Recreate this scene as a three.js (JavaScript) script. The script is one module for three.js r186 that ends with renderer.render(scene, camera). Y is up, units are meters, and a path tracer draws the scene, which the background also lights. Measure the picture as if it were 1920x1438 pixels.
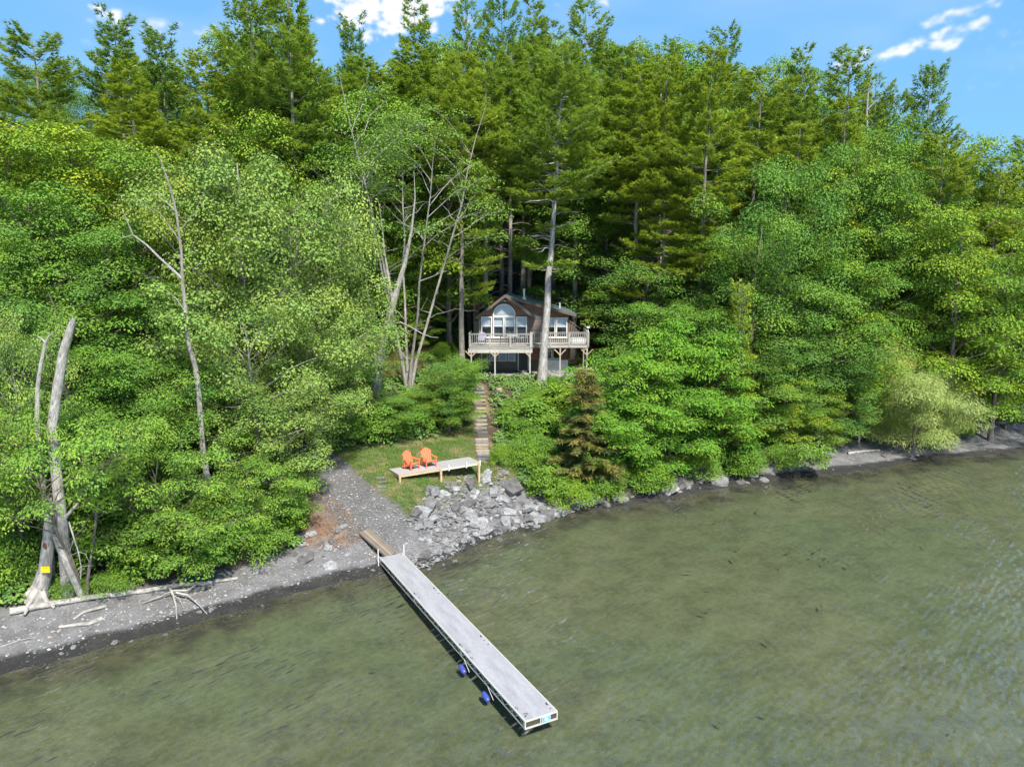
import * as THREE from 'three';
import { mergeGeometries } from 'three/addons/utils/BufferGeometryUtils.js';
import { ConvexGeometry } from 'three/addons/geometries/ConvexGeometry.js';
import { RoundedBoxGeometry } from 'three/addons/geometries/RoundedBoxGeometry.js';

// ---------------------------------------------------------------- camera, sky, sun, exposure
const scene = new THREE.Scene();
const EYE = 14.8, PITCH = 9 * Math.PI / 180, FOCAL = 1381;            // a drone 14.8 m above the lake, looking slightly down
const camera = new THREE.PerspectiveCamera(2 * Math.atan(719 / FOCAL) * 180 / Math.PI, 1024 / 766, 0.5, 6000);
camera.position.set(0, EYE, 0);
camera.rotation.x = -PITCH;
const renderer = new THREE.WebGLRenderer();
renderer.toneMapping = THREE.LinearToneMapping;
renderer.toneMappingExposure = 1.8;
renderer.shadowMap.enabled = true;

const SUN = new THREE.Vector3(0.24, 0.78, 0.57).normalize();
const sun = new THREE.DirectionalLight(new THREE.Color(1, 0.95, 0.84), 5);
sun.position.copy(SUN).multiplyScalar(200).add(new THREE.Vector3(5, 0, -55));
sun.target.position.set(5, 0, -55);
sun.castShadow = true;
sun.shadow.radius = 9;
sun.shadow.mapSize.set(4096, 4096);
Object.assign(sun.shadow.camera, { left: -110, right: 110, top: 110, bottom: -110, near: 10, far: 420 });
scene.add(sun, sun.target);

// seeded random numbers and noise
function rng(seed) { let a = (seed * 2654435761) >>> 0; return () => { a = (a + 0x6d2b79f5) >>> 0; let t = a; t = Math.imul(t ^ (t >>> 15), t | 1); t ^= t + Math.imul(t ^ (t >>> 7), t | 61); return ((t ^ (t >>> 14)) >>> 0) / 4294967296; }; }
const hash2 = (x, y, k = 0) => { let h = Math.imul(x, 374761393) ^ Math.imul(y, 668265263) ^ Math.imul(k, 2246822519); h = Math.imul(h ^ (h >>> 13), 1274126177); h ^= h >>> 16; return (h >>> 0) / 4294967296; };
function noise2(x, y, k = 0) {
  const ix = Math.floor(x), iy = Math.floor(y), fx = x - ix, fy = y - iy, u = fx * fx * (3 - 2 * fx), v = fy * fy * (3 - 2 * fy);
  const a = hash2(ix, iy, k), b = hash2(ix + 1, iy, k), c = hash2(ix, iy + 1, k), d = hash2(ix + 1, iy + 1, k);
  return a + (b - a) * u + (c - a) * v + (a - b - c + d) * u * v;
}
const fbm = (x, y, k = 0, n = 4) => { let s = 0, a = 0.5, t = 0; for (let i = 0; i < n; i++) { s += a * noise2(x, y, k + i * 17); t += a; a *= 0.5; x = x * 2.03 + 5.1; y = y * 2.03 + 1.7; } return s / t; };
const clamp = (x, a = 0, b = 1) => Math.min(b, Math.max(a, x));
const smooth = (a, b, x) => { const t = clamp((x - a) / (b - a)); return t * t * (3 - 2 * t); };
const mixc = (a, b, t) => [a[0] + (b[0] - a[0]) * t, a[1] + (b[1] - a[1]) * t, a[2] + (b[2] - a[2]) * t];
const V = (x, y, z) => new THREE.Vector3(x, y, z);

// a direction of the photograph, and the point on it at a given distance ahead
const cp = Math.cos(PITCH), sp = Math.sin(PITCH);
const ray = (u, v) => { const a = (u - 960) / FOCAL, b = (719 - v) / FOCAL; return V(a, b * cp - sp, -b * sp - cp); };
const at = (u, v, depth) => { const d = ray(u, v); return d.multiplyScalar(depth / -d.z).add(V(0, EYE, 0)); };

// the sky: clear blue air with a few small fair-weather clouds, all round
{
  const W = 3072, H = 1536, data = new Float32Array(W * H * 4);
  const clouds = [];   // [azimuth, elevation, half width, half height, strength, tilt]
  const put = (u, v, w, h, k, tilt = 0) => { const d = ray(u, v).normalize(); clouds.push([Math.atan2(d.z, d.x), Math.asin(d.y), w / FOCAL, h / FOCAL, k, tilt]); };
  put(735, -5, 95, 38, 1.7); put(725, 38, 42, 26, 1.4); put(815, 8, 30, 22, 1.2); put(205, 26, 22, 11, 1.25); put(165, 38, 16, 8, 0.55);
  put(300, 50, 24, 14, 0.7); put(365, 58, 26, 8, 0.7); put(180, 96, 22, 12, 0.6); put(862, 8, 12, 6, 0.8); put(1048, 14, 9, 6, 0.6); put(1130, 4, 12, 8, 0.8);
  put(1605, 112, 30, 9, 1.05, 0.25); put(1688, 98, 42, 9, 1.05, 0.2); put(1778, 82, 34, 6, 0.9, 0.2); put(1768, 62, 18, 9, 0.85, 0.5); put(1775, 33, 32, 7, 1.0, 0.15); put(1820, 47, 24, 8, 0.85, 0.5); put(1845, 9, 20, 5, 0.8, 0.2);
  put(1880, 85, 55, 26, 0.36); put(1850, 150, 120, 22, 0.36, 0.05); put(1880, 35, 40, 30, 0.25);
  const r = rng(77);
  for (let i = 0; i < 110; i++) {
    const az = r() * Math.PI * 2, el = 0.06 + Math.pow(r(), 1.4) * 1.1, big = 0.02 + r() * 0.075;
    let da = az - (-Math.PI / 2); da = Math.atan2(Math.sin(da), Math.cos(da));
    if (Math.abs(da) < 0.66 && el < 0.36) continue;                  // the clouds in view are those above
    clouds.push([az, el, big * (1.3 + r()), big * 0.5, 0.5 + r() * 0.9, 0]);
  }
  for (let row = 0; row < H; row++) {
    const el = ((row + 0.5) / H - 0.5) * Math.PI, e = Math.max(0, Math.sin(el));
    const near = clouds.filter((c) => Math.abs(c[1] - el) < (c[3] + c[2] * 0.6) * 2.2);
    const t = Math.pow(e, 0.62);
    const base = [0.2 - 0.165 * t, 0.45 - 0.31 * t, 0.68 - 0.24 * t];
    for (let col = 0; col < W; col++) {
      const az = ((col + 0.5) / W - 0.5) * 2 * Math.PI;
      let m = 0;
      const wx = near.length ? fbm(az * 70, el * 110, 4, 4) - 0.5 : 0, wy = near.length ? fbm(az * 70, el * 110, 5, 4) - 0.5 : 0;
      for (const c of near) {
        let da = az - c[0]; if (da > Math.PI) da -= 2 * Math.PI; else if (da < -Math.PI) da += 2 * Math.PI;
        if (Math.abs(da) > c[2] * 4) continue;
        da = da * Math.cos(el) + wx * c[2] * 1.5;
        const dy = el - c[1] + wy * c[3] * 2.6, x = da * Math.cos(c[5]) + dy * Math.sin(c[5]), y = dy * Math.cos(c[5]) - da * Math.sin(c[5]);
        const q = (x / c[2]) ** 2 + (y / c[3]) ** 2;
        if (q < 4) m = Math.max(m, c[4] * (1 - q * 0.45));
      }
      if (m > 0) { const n = fbm(az * 110, el * 210, 3, 6); m = smooth(0.2, 0.95, m * (-0.25 + 2.0 * n)) * Math.min(1, m * 1.1); }
      const o = (row * W + col) * 4;
      const veil = 0.14 * smooth(0.45, 0.8, fbm(az * 5, el * 12, 9, 3));
      for (let k = 0; k < 3; k++) { const c = base[k] + ([0.5, 0.56, 0.62][k] - base[k]) * veil; data[o + k] = c + ([0.6, 0.61, 0.62][k] - c) * clamp(m) * 0.94; }
      data[o + 3] = 1;
    }
  }
  const sky = new THREE.DataTexture(data, W, H, THREE.RGBAFormat, THREE.FloatType);
  sky.mapping = THREE.EquirectangularReflectionMapping; sky.magFilter = THREE.LinearFilter; sky.minFilter = THREE.LinearFilter; sky.needsUpdate = true;
  scene.background = sky; scene.environment = sky;
}

// ---------------------------------------------------------------- naming and small builders
const taken = new Map();
const numbered = (name) => { const n = taken.get(name) ?? 0; taken.set(name, n + 1); return n ? name + '_' + String(n).padStart(3, '0') : name; };
function tag(o, label, category, group, kind) { if (label) o.userData.label = label; if (category) o.userData.category = category; if (group) o.userData.group = group; if (kind) o.userData.kind = kind; return o; }
function thing(name, label, category, pos, turn = 0, group) { const o = new THREE.Group(); o.name = numbered(name); o.position.copy(pos); o.rotation.y = turn; scene.add(o); return tag(o, label, category, group); }
function part(name, geometry, m, parent, pos, rot) { const o = new THREE.Mesh(geometry, m); o.name = name; if (pos) o.position.set(...pos); if (rot) o.rotation.set(...rot); o.castShadow = o.receiveShadow = true; parent.add(o); return o; }
function structure(name, geometry, m, label) { const o = new THREE.Mesh(geometry, m); o.name = name; o.castShadow = o.receiveShadow = true; o.userData = { kind: 'structure', label }; scene.add(o); return o; }
const boxes = new Map();
function box(w, h, d, bevel = 0) { const key = [w, h, d, bevel].map((x) => x.toFixed(3)).join(); if (!boxes.has(key)) boxes.set(key, bevel ? new RoundedBoxGeometry(w, h, d, 1, bevel) : new THREE.BoxGeometry(w, h, d)); return boxes.get(key); }
const bx = (w, h, d, x, y, z, rx = 0, ry = 0, rz = 0) => { const g = new THREE.BoxGeometry(w, h, d); g.applyMatrix4(new THREE.Matrix4().compose(V(x, y, z), new THREE.Quaternion().setFromEuler(new THREE.Euler(rx, ry, rz)), V(1, 1, 1))); return g; };
const std = (rgb, roughness = 0.85, more = {}) => new THREE.MeshStandardMaterial({ color: new THREE.Color().setRGB(...rgb), roughness, ...more });

function texture(size, fn, srgb = false) {
  const d = new Uint8Array(size * size * 4);
  for (let y = 0; y < size; y++) for (let x = 0; x < size; x++) { const c = fn(x / size, y / size, x, y), o = (y * size + x) * 4; for (let k = 0; k < 3; k++) d[o + k] = clamp(Array.isArray(c) ? c[k] : c) * 255; d[o + 3] = 255; }
  const t = new THREE.DataTexture(d, size, size); t.wrapS = t.wrapT = THREE.RepeatWrapping; t.magFilter = THREE.LinearFilter; t.minFilter = THREE.LinearFilter; t.needsUpdate = true; if (srgb) t.colorSpace = THREE.SRGBColorSpace; return t;
}
const tileNoise = (u, v, n, k = 0) => { const x = u * n, y = v * n, ix = Math.floor(x), iy = Math.floor(y), fx = x - ix, fy = y - iy, s = fx * fx * (3 - 2 * fx), t = fy * fy * (3 - 2 * fy), m = (a) => ((a % n) + n) % n; const a = hash2(m(ix), m(iy), k), b = hash2(m(ix + 1), m(iy), k), c = hash2(m(ix), m(iy + 1), k), d = hash2(m(ix + 1), m(iy + 1), k); return a + (b - a) * s + (c - a) * t + (a - b - c + d) * s * t; };
const grainTex = texture(1024, (u, v) => { const a = tileNoise(u, v, 512, 1), b = tileNoise(u, v, 128, 2), c = tileNoise(u, v, 30, 3), d = tileNoise(u, v, 7, 4); return 0.42 + 0.36 * a + 0.2 * (b - 0.5) + 0.2 * (c - 0.5) + 0.22 * (d - 0.5) + (a > 0.93 ? 0.25 : 0); });
const barkTex = texture(512, (u, v) => { const w = tileNoise(u, v, 8, 5) * 0.08; const a = tileNoise(u + w, v * 0.25 % 1, 64, 6), b = tileNoise(u, v, 96, 7), c = tileNoise(u, v, 9, 8), f = tileNoise(u, v, 5, 18); return clamp(0.5 + 0.42 * (a - 0.5) + 0.3 * (b - 0.5) + 0.35 * (c - 0.5) + (f > 0.66 ? 0.12 : 0)); });
const woodTex = texture(512, (u, v) => { const a = tileNoise(u * 0.125 % 1, v, 128, 9), b = tileNoise(u * 0.5 % 1, v, 256, 10), c = tileNoise(u, v, 10, 11); return clamp(0.66 + 0.3 * (a - 0.5) + 0.22 * (b - 0.5) + 0.34 * (c - 0.5)); });
const fineTex = texture(512, (u, v) => { const a = tileNoise(u, v, 256, 12), b = tileNoise(u, v, 40, 13), c = tileNoise(u, v, 6, 14); return clamp(0.8 + 0.12 * (a - 0.5) + 0.16 * (b - 0.5) + 0.2 * (c - 0.5)); });
const rockTex = texture(512, (u, v) => { const a = tileNoise(u, v, 200, 15), b = tileNoise(u, v, 40, 16), c = tileNoise(u, v, 8, 17), s = tileNoise(u * 0.25 % 1, v, 64, 20); return clamp(0.62 + 0.22 * (a - 0.5) + 0.26 * (b - 0.5) + 0.36 * (c - 0.5) + 0.3 * (s - 0.5)); });

// ---------------------------------------------------------------- terrain: a shoreline that runs away to the right, a wooded hill behind it
const SA = V(-19, 0, -25.4), SX = 0.8789, SZ = -0.477;               // along the shore; inland is (-0.477, -0.8789)
const shoreOff = [[-400, -0.3], [-0.01, -0.26], [4.19, -0.01], [8.55, 0.77], [13.27, 1.66], [15.3, 1.4], [17.4, 1.19], [20.1, 2.53], [23.2, 3.55], [27.8, 4.64], [33, 4.1], [38.9, 4.13], [44.6, 3.86], [51.3, 2.53], [60.5, 1.85], [68.6, -0.22], [90, -3], [500, -8]];
const lerpTable = (t, x) => { if (x <= t[0][0]) return t[0][1]; for (let i = 1; i < t.length; i++) if (x <= t[i][0]) { const [a, b] = [t[i - 1], t[i]]; return a[1] + (b[1] - a[1]) * (x - a[0]) / (b[0] - a[0]); } return t[t.length - 1][1]; };
const shore = (s) => lerpTable(shoreOff, s) + 0.22 * (noise2(s * 0.9, 4, 21) - 0.5) + 0.12 * (noise2(s * 2.6, 4, 22) - 0.5);
const toSD = (x, z) => { const dx = x - SA.x, dz = z - SA.z, s = dx * SX + dz * SZ; return [s, dx * SZ - dz * SX - shore(s)]; };
const fromSD = (s, d) => { const o = d + shore(s); return [SA.x + s * SX + o * SZ, SA.z + s * SZ - o * SX]; };
const hill = [[20, 6.9], [25, 8.6], [32, 11.2], [40, 14], [60, 21], [100, 33], [200, 50], [400, 60]];
const bedT = [[-400, -0.3], [-8, -0.26], [-3, -0.18], [-1, -0.08], [0, 0]];   // as deep as one sees into the cloudy water
const profL = [...bedT, [2.5, 0.42], [3.6, 0.85], [5, 1.6], [7, 2.4], [10, 3.4], [14, 4.9], [17, 5.9], ...hill];
const profC = [...bedT, [1, 0.18], [2, 0.55], [3, 1.3], [4, 2.1], [5, 2.5], [7, 2.9], [9, 3.45], [12, 4.5], [14.5, 5.4], [17, 5.95], ...hill];
const profM = [...bedT, [0.8, 0.25], [2, 0.9], [4, 1.9], [6, 2.7], [9, 3.5], [12, 4.5], [14.5, 5.4], [17, 5.95], ...hill];
const profR = [...bedT, [3, 0.4], [4.6, 0.85], [5.4, 1.5], [6.4, 2.9], [10, 4.4], [15, 6], ...hill];
function heightSD(s, d) {
  const a = smooth(11, 17.5, s), b = smooth(25, 30, s), c = smooth(46, 53, s);
  let h = lerpTable(profL, d) * (1 - a) + lerpTable(profC, d) * a;
  if (b > 0) h += (lerpTable(profM, d) - h) * b;
  if (c > 0) h += (lerpTable(profR, d) - h) * c;
  const rough = smooth(0.5, 6, d);
  return h + (noise2(s * 0.35, d * 0.35, 31) - 0.5) * 0.5 * rough + (noise2(s * 1.3, d * 1.3, 32) - 0.5) * 0.16 * rough + (noise2(s * 3.1, d * 3.1, 33) - 0.5) * 0.04 * smooth(-3, 0.4, d);
}
function height(x, z) {
  const [s, d] = toSD(x, z);
  let h = heightSD(s, d);
  const inX = smooth(-5.2, -3.4, x) * (1 - smooth(5.6, 8.2, x)), inZ = smooth(-72, -70.3, z) * (1 - smooth(-60.6, -57.2, z));
  return h + (5.92 - h) * inX * inZ;                                    // the house stands on a level cut
}
const ground = (x, z) => V(x, height(x, z), z);
const onGround = (u, v) => { const d = ray(u, v); let t = 16; for (; t < 400; t += 0.2) if (EYE + d.y * t < height(d.x * t, d.z * t)) break; for (let k = 0.2; k > 0.003; k /= 2) { t -= k; if (EYE + d.y * t > height(d.x * t, d.z * t)) t += k; } return V(d.x * t, height(d.x * t, d.z * t), d.z * t); };
const spot = (u, depth) => { const p = at(u, 719, depth); return ground(p.x, p.z); };

function inPoly(poly, x, z) { let c = false; for (let i = 0, j = poly.length - 1; i < poly.length; j = i++) { const a = poly[i], b = poly[j]; if ((a.z > z) !== (b.z > z) && x < (b.x - a.x) * (z - a.z) / (b.z - a.z) + a.x) c = !c; } return c; }
const polyOf = (list) => list.map(([u, v]) => onGround(u, v));
const lawn = polyOf([[596, 848], [700, 838], [800, 822], [872, 790], [892, 800], [930, 850], [975, 890], [960, 912], [880, 915], [820, 945], [760, 962], [700, 930], [640, 890], [612, 872]]);
const upperLawn = polyOf([[690, 632], [815, 636], [820, 672], [770, 705], [700, 712]]);
const rampLine = [[600, 868], [632, 905], [668, 948], [712, 990], [760, 1030]].map(([u, v]) => onGround(u, v));
const rampDist = (x, z) => { let m = 1e9; for (let i = 1; i < rampLine.length; i++) { const a = rampLine[i - 1], b = rampLine[i], dx = b.x - a.x, dz = b.z - a.z, t = clamp(((x - a.x) * dx + (z - a.z) * dz) / (dx * dx + dz * dz)); m = Math.min(m, Math.hypot(x - a.x - dx * t, z - a.z - dz * t)); } return m; };
const stairLine = [onGround(906, 862), onGround(902, 800), onGround(897, 726)];
const lineDist = (L, x, z) => { let m = 1e9; for (let i = 1; i < L.length; i++) { const a = L[i - 1], b = L[i], dx = b.x - a.x, dz = b.z - a.z, t = clamp(((x - a.x) * dx + (z - a.z) * dz) / (dx * dx + dz * dz)); m = Math.min(m, Math.hypot(x - a.x - dx * t, z - a.z - dz * t)); } return m; };
const dirtPatch = polyOf([[545, 925], [600, 915], [650, 955], [690, 1010], [640, 1030], [560, 1025], [520, 1000]]);
const beachWidth = (s) => lerpTable([[-400, 3.4], [8, 3.3], [14, 2.6], [16.5, 1.9], [19, 3.4], [25, 3.3], [28, 1.2], [30, 0.7], [44, 0.9], [49, 2.8], [54, 4.3], [500, 4.6]], s);

const GRAVEL = [0.25, 0.245, 0.25], WET = [0.03, 0.029, 0.028], LITTER = [0.1, 0.07, 0.045], MOSS = [0.055, 0.08, 0.025], GRASS = [0.12, 0.15, 0.03], STRAW = [0.26, 0.2, 0.1], RAMP = [0.165, 0.16, 0.16], DIRT = [0.24, 0.15, 0.105];
function groundColor(s, d, x, z) {
  const n = fbm(x * 0.5, z * 0.5, 41, 4), m = fbm(x * 1.7, z * 1.7, 47, 3), edge = (n - 0.5) * 1.6 + (m - 0.5) * 0.9;
  let c = mixc(LITTER, MOSS, smooth(0.42, 0.62, n));
  const bankX = smooth(5.4, 6.4, x) * (1 - smooth(9, 12, x)) * smooth(-72, -66, z) * (1 - smooth(-58, -55, z));
  if (bankX > 0) c = mixc(c, [0.16, 0.1, 0.07], bankX);
  if (inPoly(lawn, x + edge * 0.5, z + edge * 0.4)) c = mixc(mixc(GRASS, STRAW, smooth(0.46, 0.7, m)), [0.1, 0.17, 0.035], smooth(0.5, 0.64, n) * 0.7);
  if (inPoly(upperLawn, x, z)) c = mixc(GRASS, STRAW, 0.3 + 0.5 * smooth(0.3, 0.7, m));
  if (inPoly(dirtPatch, x + edge * 0.4, z)) c = mixc(DIRT, [0.3, 0.25, 0.2], smooth(0.45, 0.65, m));
  const st = lineDist(stairLine, x, z); if (st < 0.9 + edge * 0.3) c = mixc(STRAW, LITTER, smooth(0.35, 0.65, m));
  const rd = rampDist(x, z) + edge * 0.45; if (rd < 1.35) c = mixc(RAMP, [0.22, 0.2, 0.18], smooth(0.5, 0.75, n) * 0.6); else if (rd < 1.7) c = mixc(RAMP, c, (rd - 1.35) / 0.35);
  const bw = beachWidth(s) + edge * 0.7;
  if (d < bw) c = mixc(GRAVEL, [0.2, 0.195, 0.198], smooth(0.4, 0.7, m)); else if (d < bw + 0.5) c = mixc(GRAVEL, c, (d - bw) / 0.5);
  const wet = 0.85 + edge * 0.35;
  if (d < wet) c = mixc(WET, [0.05, 0.047, 0.042], smooth(0.4, 0.7, m)); else if (d < wet + 0.22) c = mixc(WET, c, (d - wet) / 0.22);
  return c;
}
const SILT = [0.155, 0.16, 0.093], SILT2 = [0.127, 0.134, 0.072], SILT3 = [0.123, 0.15, 0.084];
function bedColor(s, d, x, z) {
  const n = fbm(x * 0.16 + 3, z * 0.16, 51, 5), m = fbm((x + z * 0.6) * 0.5, (z - x * 0.6) * 0.13, 57, 4), q = fbm(x * 1.3, z * 1.3, 59, 3);
  let c = mixc(mixc(SILT2, SILT, smooth(0.3, 0.68, m)), SILT3, smooth(0.5, 0.66, n) * 0.6);
  const e = -d + (q - 0.5) * 1.5 + (n - 0.5) * 1.2;
  const rocky = mixc([0.045, 0.042, 0.034], [0.1, 0.09, 0.055], smooth(0.35, 0.65, q));
  if (e < 1.0) c = rocky; else if (e < 2.6) c = mixc(rocky, c, (e - 1.0) / 1.6);
  return c;
}
function sheet(ss, ds, color, uvScale, flatFrom) {
  const n = ss.length, m = ds.length, pos = new Float32Array(n * m * 3), col = new Float32Array(n * m * 3), uv = new Float32Array(n * m * 2), idx = [];
  for (let j = 0; j < m; j++) for (let i = 0; i < n; i++) {
    const [x, z] = fromSD(ss[i], ds[j]), k = j * n + i, c = color(ss[i], ds[j], x, z);
    pos.set([x, height(x, z), z], k * 3); col.set(c, k * 3); uv.set([x / uvScale, z / uvScale], k * 2);
    if (i && j) idx.push(k, k - n, k - 1, k - 1, k - n, k - n - 1);
  }
  const g = new THREE.BufferGeometry(); g.setAttribute('position', new THREE.BufferAttribute(pos, 3)); g.setAttribute('color', new THREE.BufferAttribute(col, 3)); g.setAttribute('uv', new THREE.BufferAttribute(uv, 2)); g.setIndex(idx); g.computeVertexNormals();
  if (g.attributes.normal.getY(Math.floor(n * m / 2)) < 0) { const a = g.index.array; for (let i = 0; i < a.length; i += 3) { const t = a[i]; a[i] = a[i + 1]; a[i + 1] = t; } g.computeVertexNormals(); }
  return g;
}
const spread = (...runs) => { const o = []; for (const [a, b, step] of runs) for (let x = a; x < b - 1e-6; x += step) o.push(x); o.push(runs[runs.length - 1][1]); return o; };
const SS = spread([-400, -80, 32], [-80, -8, 4], [-8, 86, 0.25], [86, 130, 4], [130, 500, 37]);
structure('ground', sheet(SS, spread([0, 12, 0.22], [12, 40, 0.8], [40, 120, 4], [120, 400, 28]), groundColor, 2.3), new THREE.MeshStandardMaterial({ vertexColors: true, map: grainTex, roughness: 0.95, bumpMap: grainTex, bumpScale: 0.02 }), 'sloping ground of gravel beach, lawn and forest floor');
structure('lake_bed', sheet(SS, [...spread([-900, -100, 100], [-100, -30, 5], [-30, -4, 0.6], [-4, 0, 0.22])], bedColor, 5.1), new THREE.MeshStandardMaterial({ vertexColors: true, map: grainTex, roughness: 1 }), 'olive silt bottom of the murky lake');

// the lake: a rippled sheet of clear water over the silt
{
  const N = 1024, S = 26, h = new Float32Array(N * N), r = rng(5), waves = [];
  for (let i = 0; i < 46; i++) {
    const ang = (r() + r() + r() - 1.5) * 0.62 + 0.5, len = 0.22 * Math.pow(9, Math.pow(r(), 1.6)), k = S / len;
    const kx = Math.round(Math.cos(ang) * k), ky = Math.round(Math.sin(ang) * k);
    waves.push([kx * 2 * Math.PI / N, ky * 2 * Math.PI / N, r() * 6.28, Math.pow(len, 1.05)]);
  }
  let lo = 1e9, hi = -1e9;
  for (let y = 0; y < N; y++) for (let x = 0; x < N; x++) {
    let s = 0; const gust = 0.3 + 1.5 * tileNoise(x / N, y / N, 5, 61) * tileNoise(x / N, y / N, 13, 62) * 2;
    for (const w of waves) s += w[3] * Math.sin(x * w[0] + y * w[1] + w[2]);
    s *= gust; h[y * N + x] = s; if (s < lo) lo = s; if (s > hi) hi = s;
  }
  const tex = texture(N, (u, v, x, y) => (h[y * N + x] - lo) / (hi - lo));
  const g = new THREE.PlaneGeometry(1800, 1800, 1, 1); g.rotateX(-Math.PI / 2);
  const uv = g.attributes.uv, p = g.attributes.position; for (let i = 0; i < uv.count; i++) uv.setXY(i, p.getX(i) / S, p.getZ(i) / S);
  const water = structure('water', g, new THREE.MeshPhysicalMaterial({ color: new THREE.Color().setRGB(0.9, 0.93, 0.86), transmission: 1, thickness: 0, roughness: 0.04, ior: 1.38, bumpMap: tex, bumpScale: 0.27 }), 'murky green lake ruffled by wind');
  water.position.set(0, 0, 0);
}
// ---------------------------------------------------------------- trees: woody tubes and leaf meshes
class Wood {                                                            // smooth tapering tubes, joined into one mesh
  constructor() { this.p = []; this.n = []; this.u = []; this.i = []; }
  tube(pts, radii, sides = 7) {
    const m = pts.length, start = this.p.length / 3; let frame = V(1, 0, 0.13).normalize(), run = 0;
    for (let k = 0; k < m; k++) {
      const d = pts[Math.min(m - 1, k + 1)].clone().sub(pts[Math.max(0, k - 1)]).normalize();
      frame.addScaledVector(d, -frame.dot(d)).normalize(); if (frame.lengthSq() < 0.5) frame = V(0, 0, 1);
      const b = d.clone().cross(frame), rad = radii[k]; if (k) run += pts[k].distanceTo(pts[k - 1]);
      for (let s = 0; s <= sides; s++) { const a = s / sides * Math.PI * 2, c = Math.cos(a), e = Math.sin(a), x = frame.x * c + b.x * e, y = frame.y * c + b.y * e, z = frame.z * c + b.z * e; this.p.push(pts[k].x + x * rad, pts[k].y + y * rad, pts[k].z + z * rad); this.n.push(x, y, z); this.u.push(s / sides * Math.max(1, Math.round(radii[0] * 8)), run * 0.5); }
      if (k) for (let s = 0; s < sides; s++) { const a = start + (k - 1) * (sides + 1) + s, c = a + sides + 1; this.i.push(a, a + 1, c, a + 1, c + 1, c); }
    }
    return this;
  }
  limb(a, b, r0, r1, sag, sides = 5, wob = 0.04, rand = Math.random, n = 4) { // from a to b with a curve
    const pts = [], rr = [], L = a.distanceTo(b);
    for (let k = 0; k <= n; k++) { const t = k / n, q = a.clone().lerp(b, t); q.y += sag * 4 * t * (1 - t); if (k && k < n) q.add(V(rand() - 0.5, rand() - 0.5, rand() - 0.5).multiplyScalar(L * wob * 2)); pts.push(q); rr.push(r0 + (r1 - r0) * t); }
    this.tube(pts, rr, sides); return pts;
  }
  geometry() { const g = new THREE.BufferGeometry(); g.setAttribute('position', new THREE.Float32BufferAttribute(this.p, 3)); g.setAttribute('normal', new THREE.Float32BufferAttribute(this.n, 3)); g.setAttribute('uv', new THREE.Float32BufferAttribute(this.u, 2)); g.setIndex(this.i); return g; }
}
class Leaves {                                                          // single leaves and needle blades, joined into one crown
  constructor(cap = 40000) { this.p = new Float32Array(cap * 12); this.c = new Float32Array(cap * 12); this.i = []; this.k = 0; }
  grow() { const p = new Float32Array(this.p.length * 2), c = new Float32Array(this.c.length * 2); p.set(this.p); c.set(this.c); this.p = p; this.c = c; }
  leaf(x, y, z, ax, ay, az, bx_, by, bz, len, wid, fold, col) {           // a: along the leaf, b: across; folded along its rib
    if (this.k * 3 + 12 > this.p.length) this.grow();
    const nx = ay * bz - az * by, ny = az * bx_ - ax * bz, nz = ax * by - ay * bx_, h = wid / 2, f = fold * h, m = len * 0.45, k = this.k, o = k * 3, P = this.p;
    P[o] = x; P[o + 1] = y; P[o + 2] = z;
    P[o + 3] = x + ax * m + bx_ * h + nx * f; P[o + 4] = y + ay * m + by * h + ny * f; P[o + 5] = z + az * m + bz * h + nz * f;
    P[o + 6] = x + ax * len; P[o + 7] = y + ay * len; P[o + 8] = z + az * len;
    P[o + 9] = x + ax * m - bx_ * h + nx * f; P[o + 10] = y + ay * m - by * h + ny * f; P[o + 11] = z + az * m - bz * h + nz * f;
    for (let q = 0; q < 4; q++) { this.c[o + q * 3] = col[0]; this.c[o + q * 3 + 1] = col[1]; this.c[o + q * 3 + 2] = col[2]; }
    this.i.push(k, k + 1, k + 2, k, k + 2, k + 3); this.k += 4;
  }
  blade(x, y, z, dx, dy, dz, wx, wy, wz, col, tip) {                     // one narrow triangle
    if (this.k * 3 + 12 > this.p.length) this.grow();
    const k = this.k, o = k * 3;
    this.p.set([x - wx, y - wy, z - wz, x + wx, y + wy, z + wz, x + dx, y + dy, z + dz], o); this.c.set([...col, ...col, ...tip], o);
    this.i.push(k, k + 1, k + 2); this.k += 3;
  }
  geometry() { const g = new THREE.BufferGeometry(); g.setAttribute('position', new THREE.BufferAttribute(this.p.slice(0, this.k * 3), 3)); g.setAttribute('color', new THREE.BufferAttribute(this.c.slice(0, this.k * 3), 3)); g.setIndex(new THREE.BufferAttribute(new Uint32Array(this.i), 1)); this.p = this.c = this.i = null; return g; }
}
const jit = (c, r, a = 0.3) => { const k = 1 + (r() - 0.5) * a, w = (r() - 0.5) * a * 0.5; return [c[0] * k * (1 + w), c[1] * k, c[2] * k * (1 - w)]; };

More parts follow.
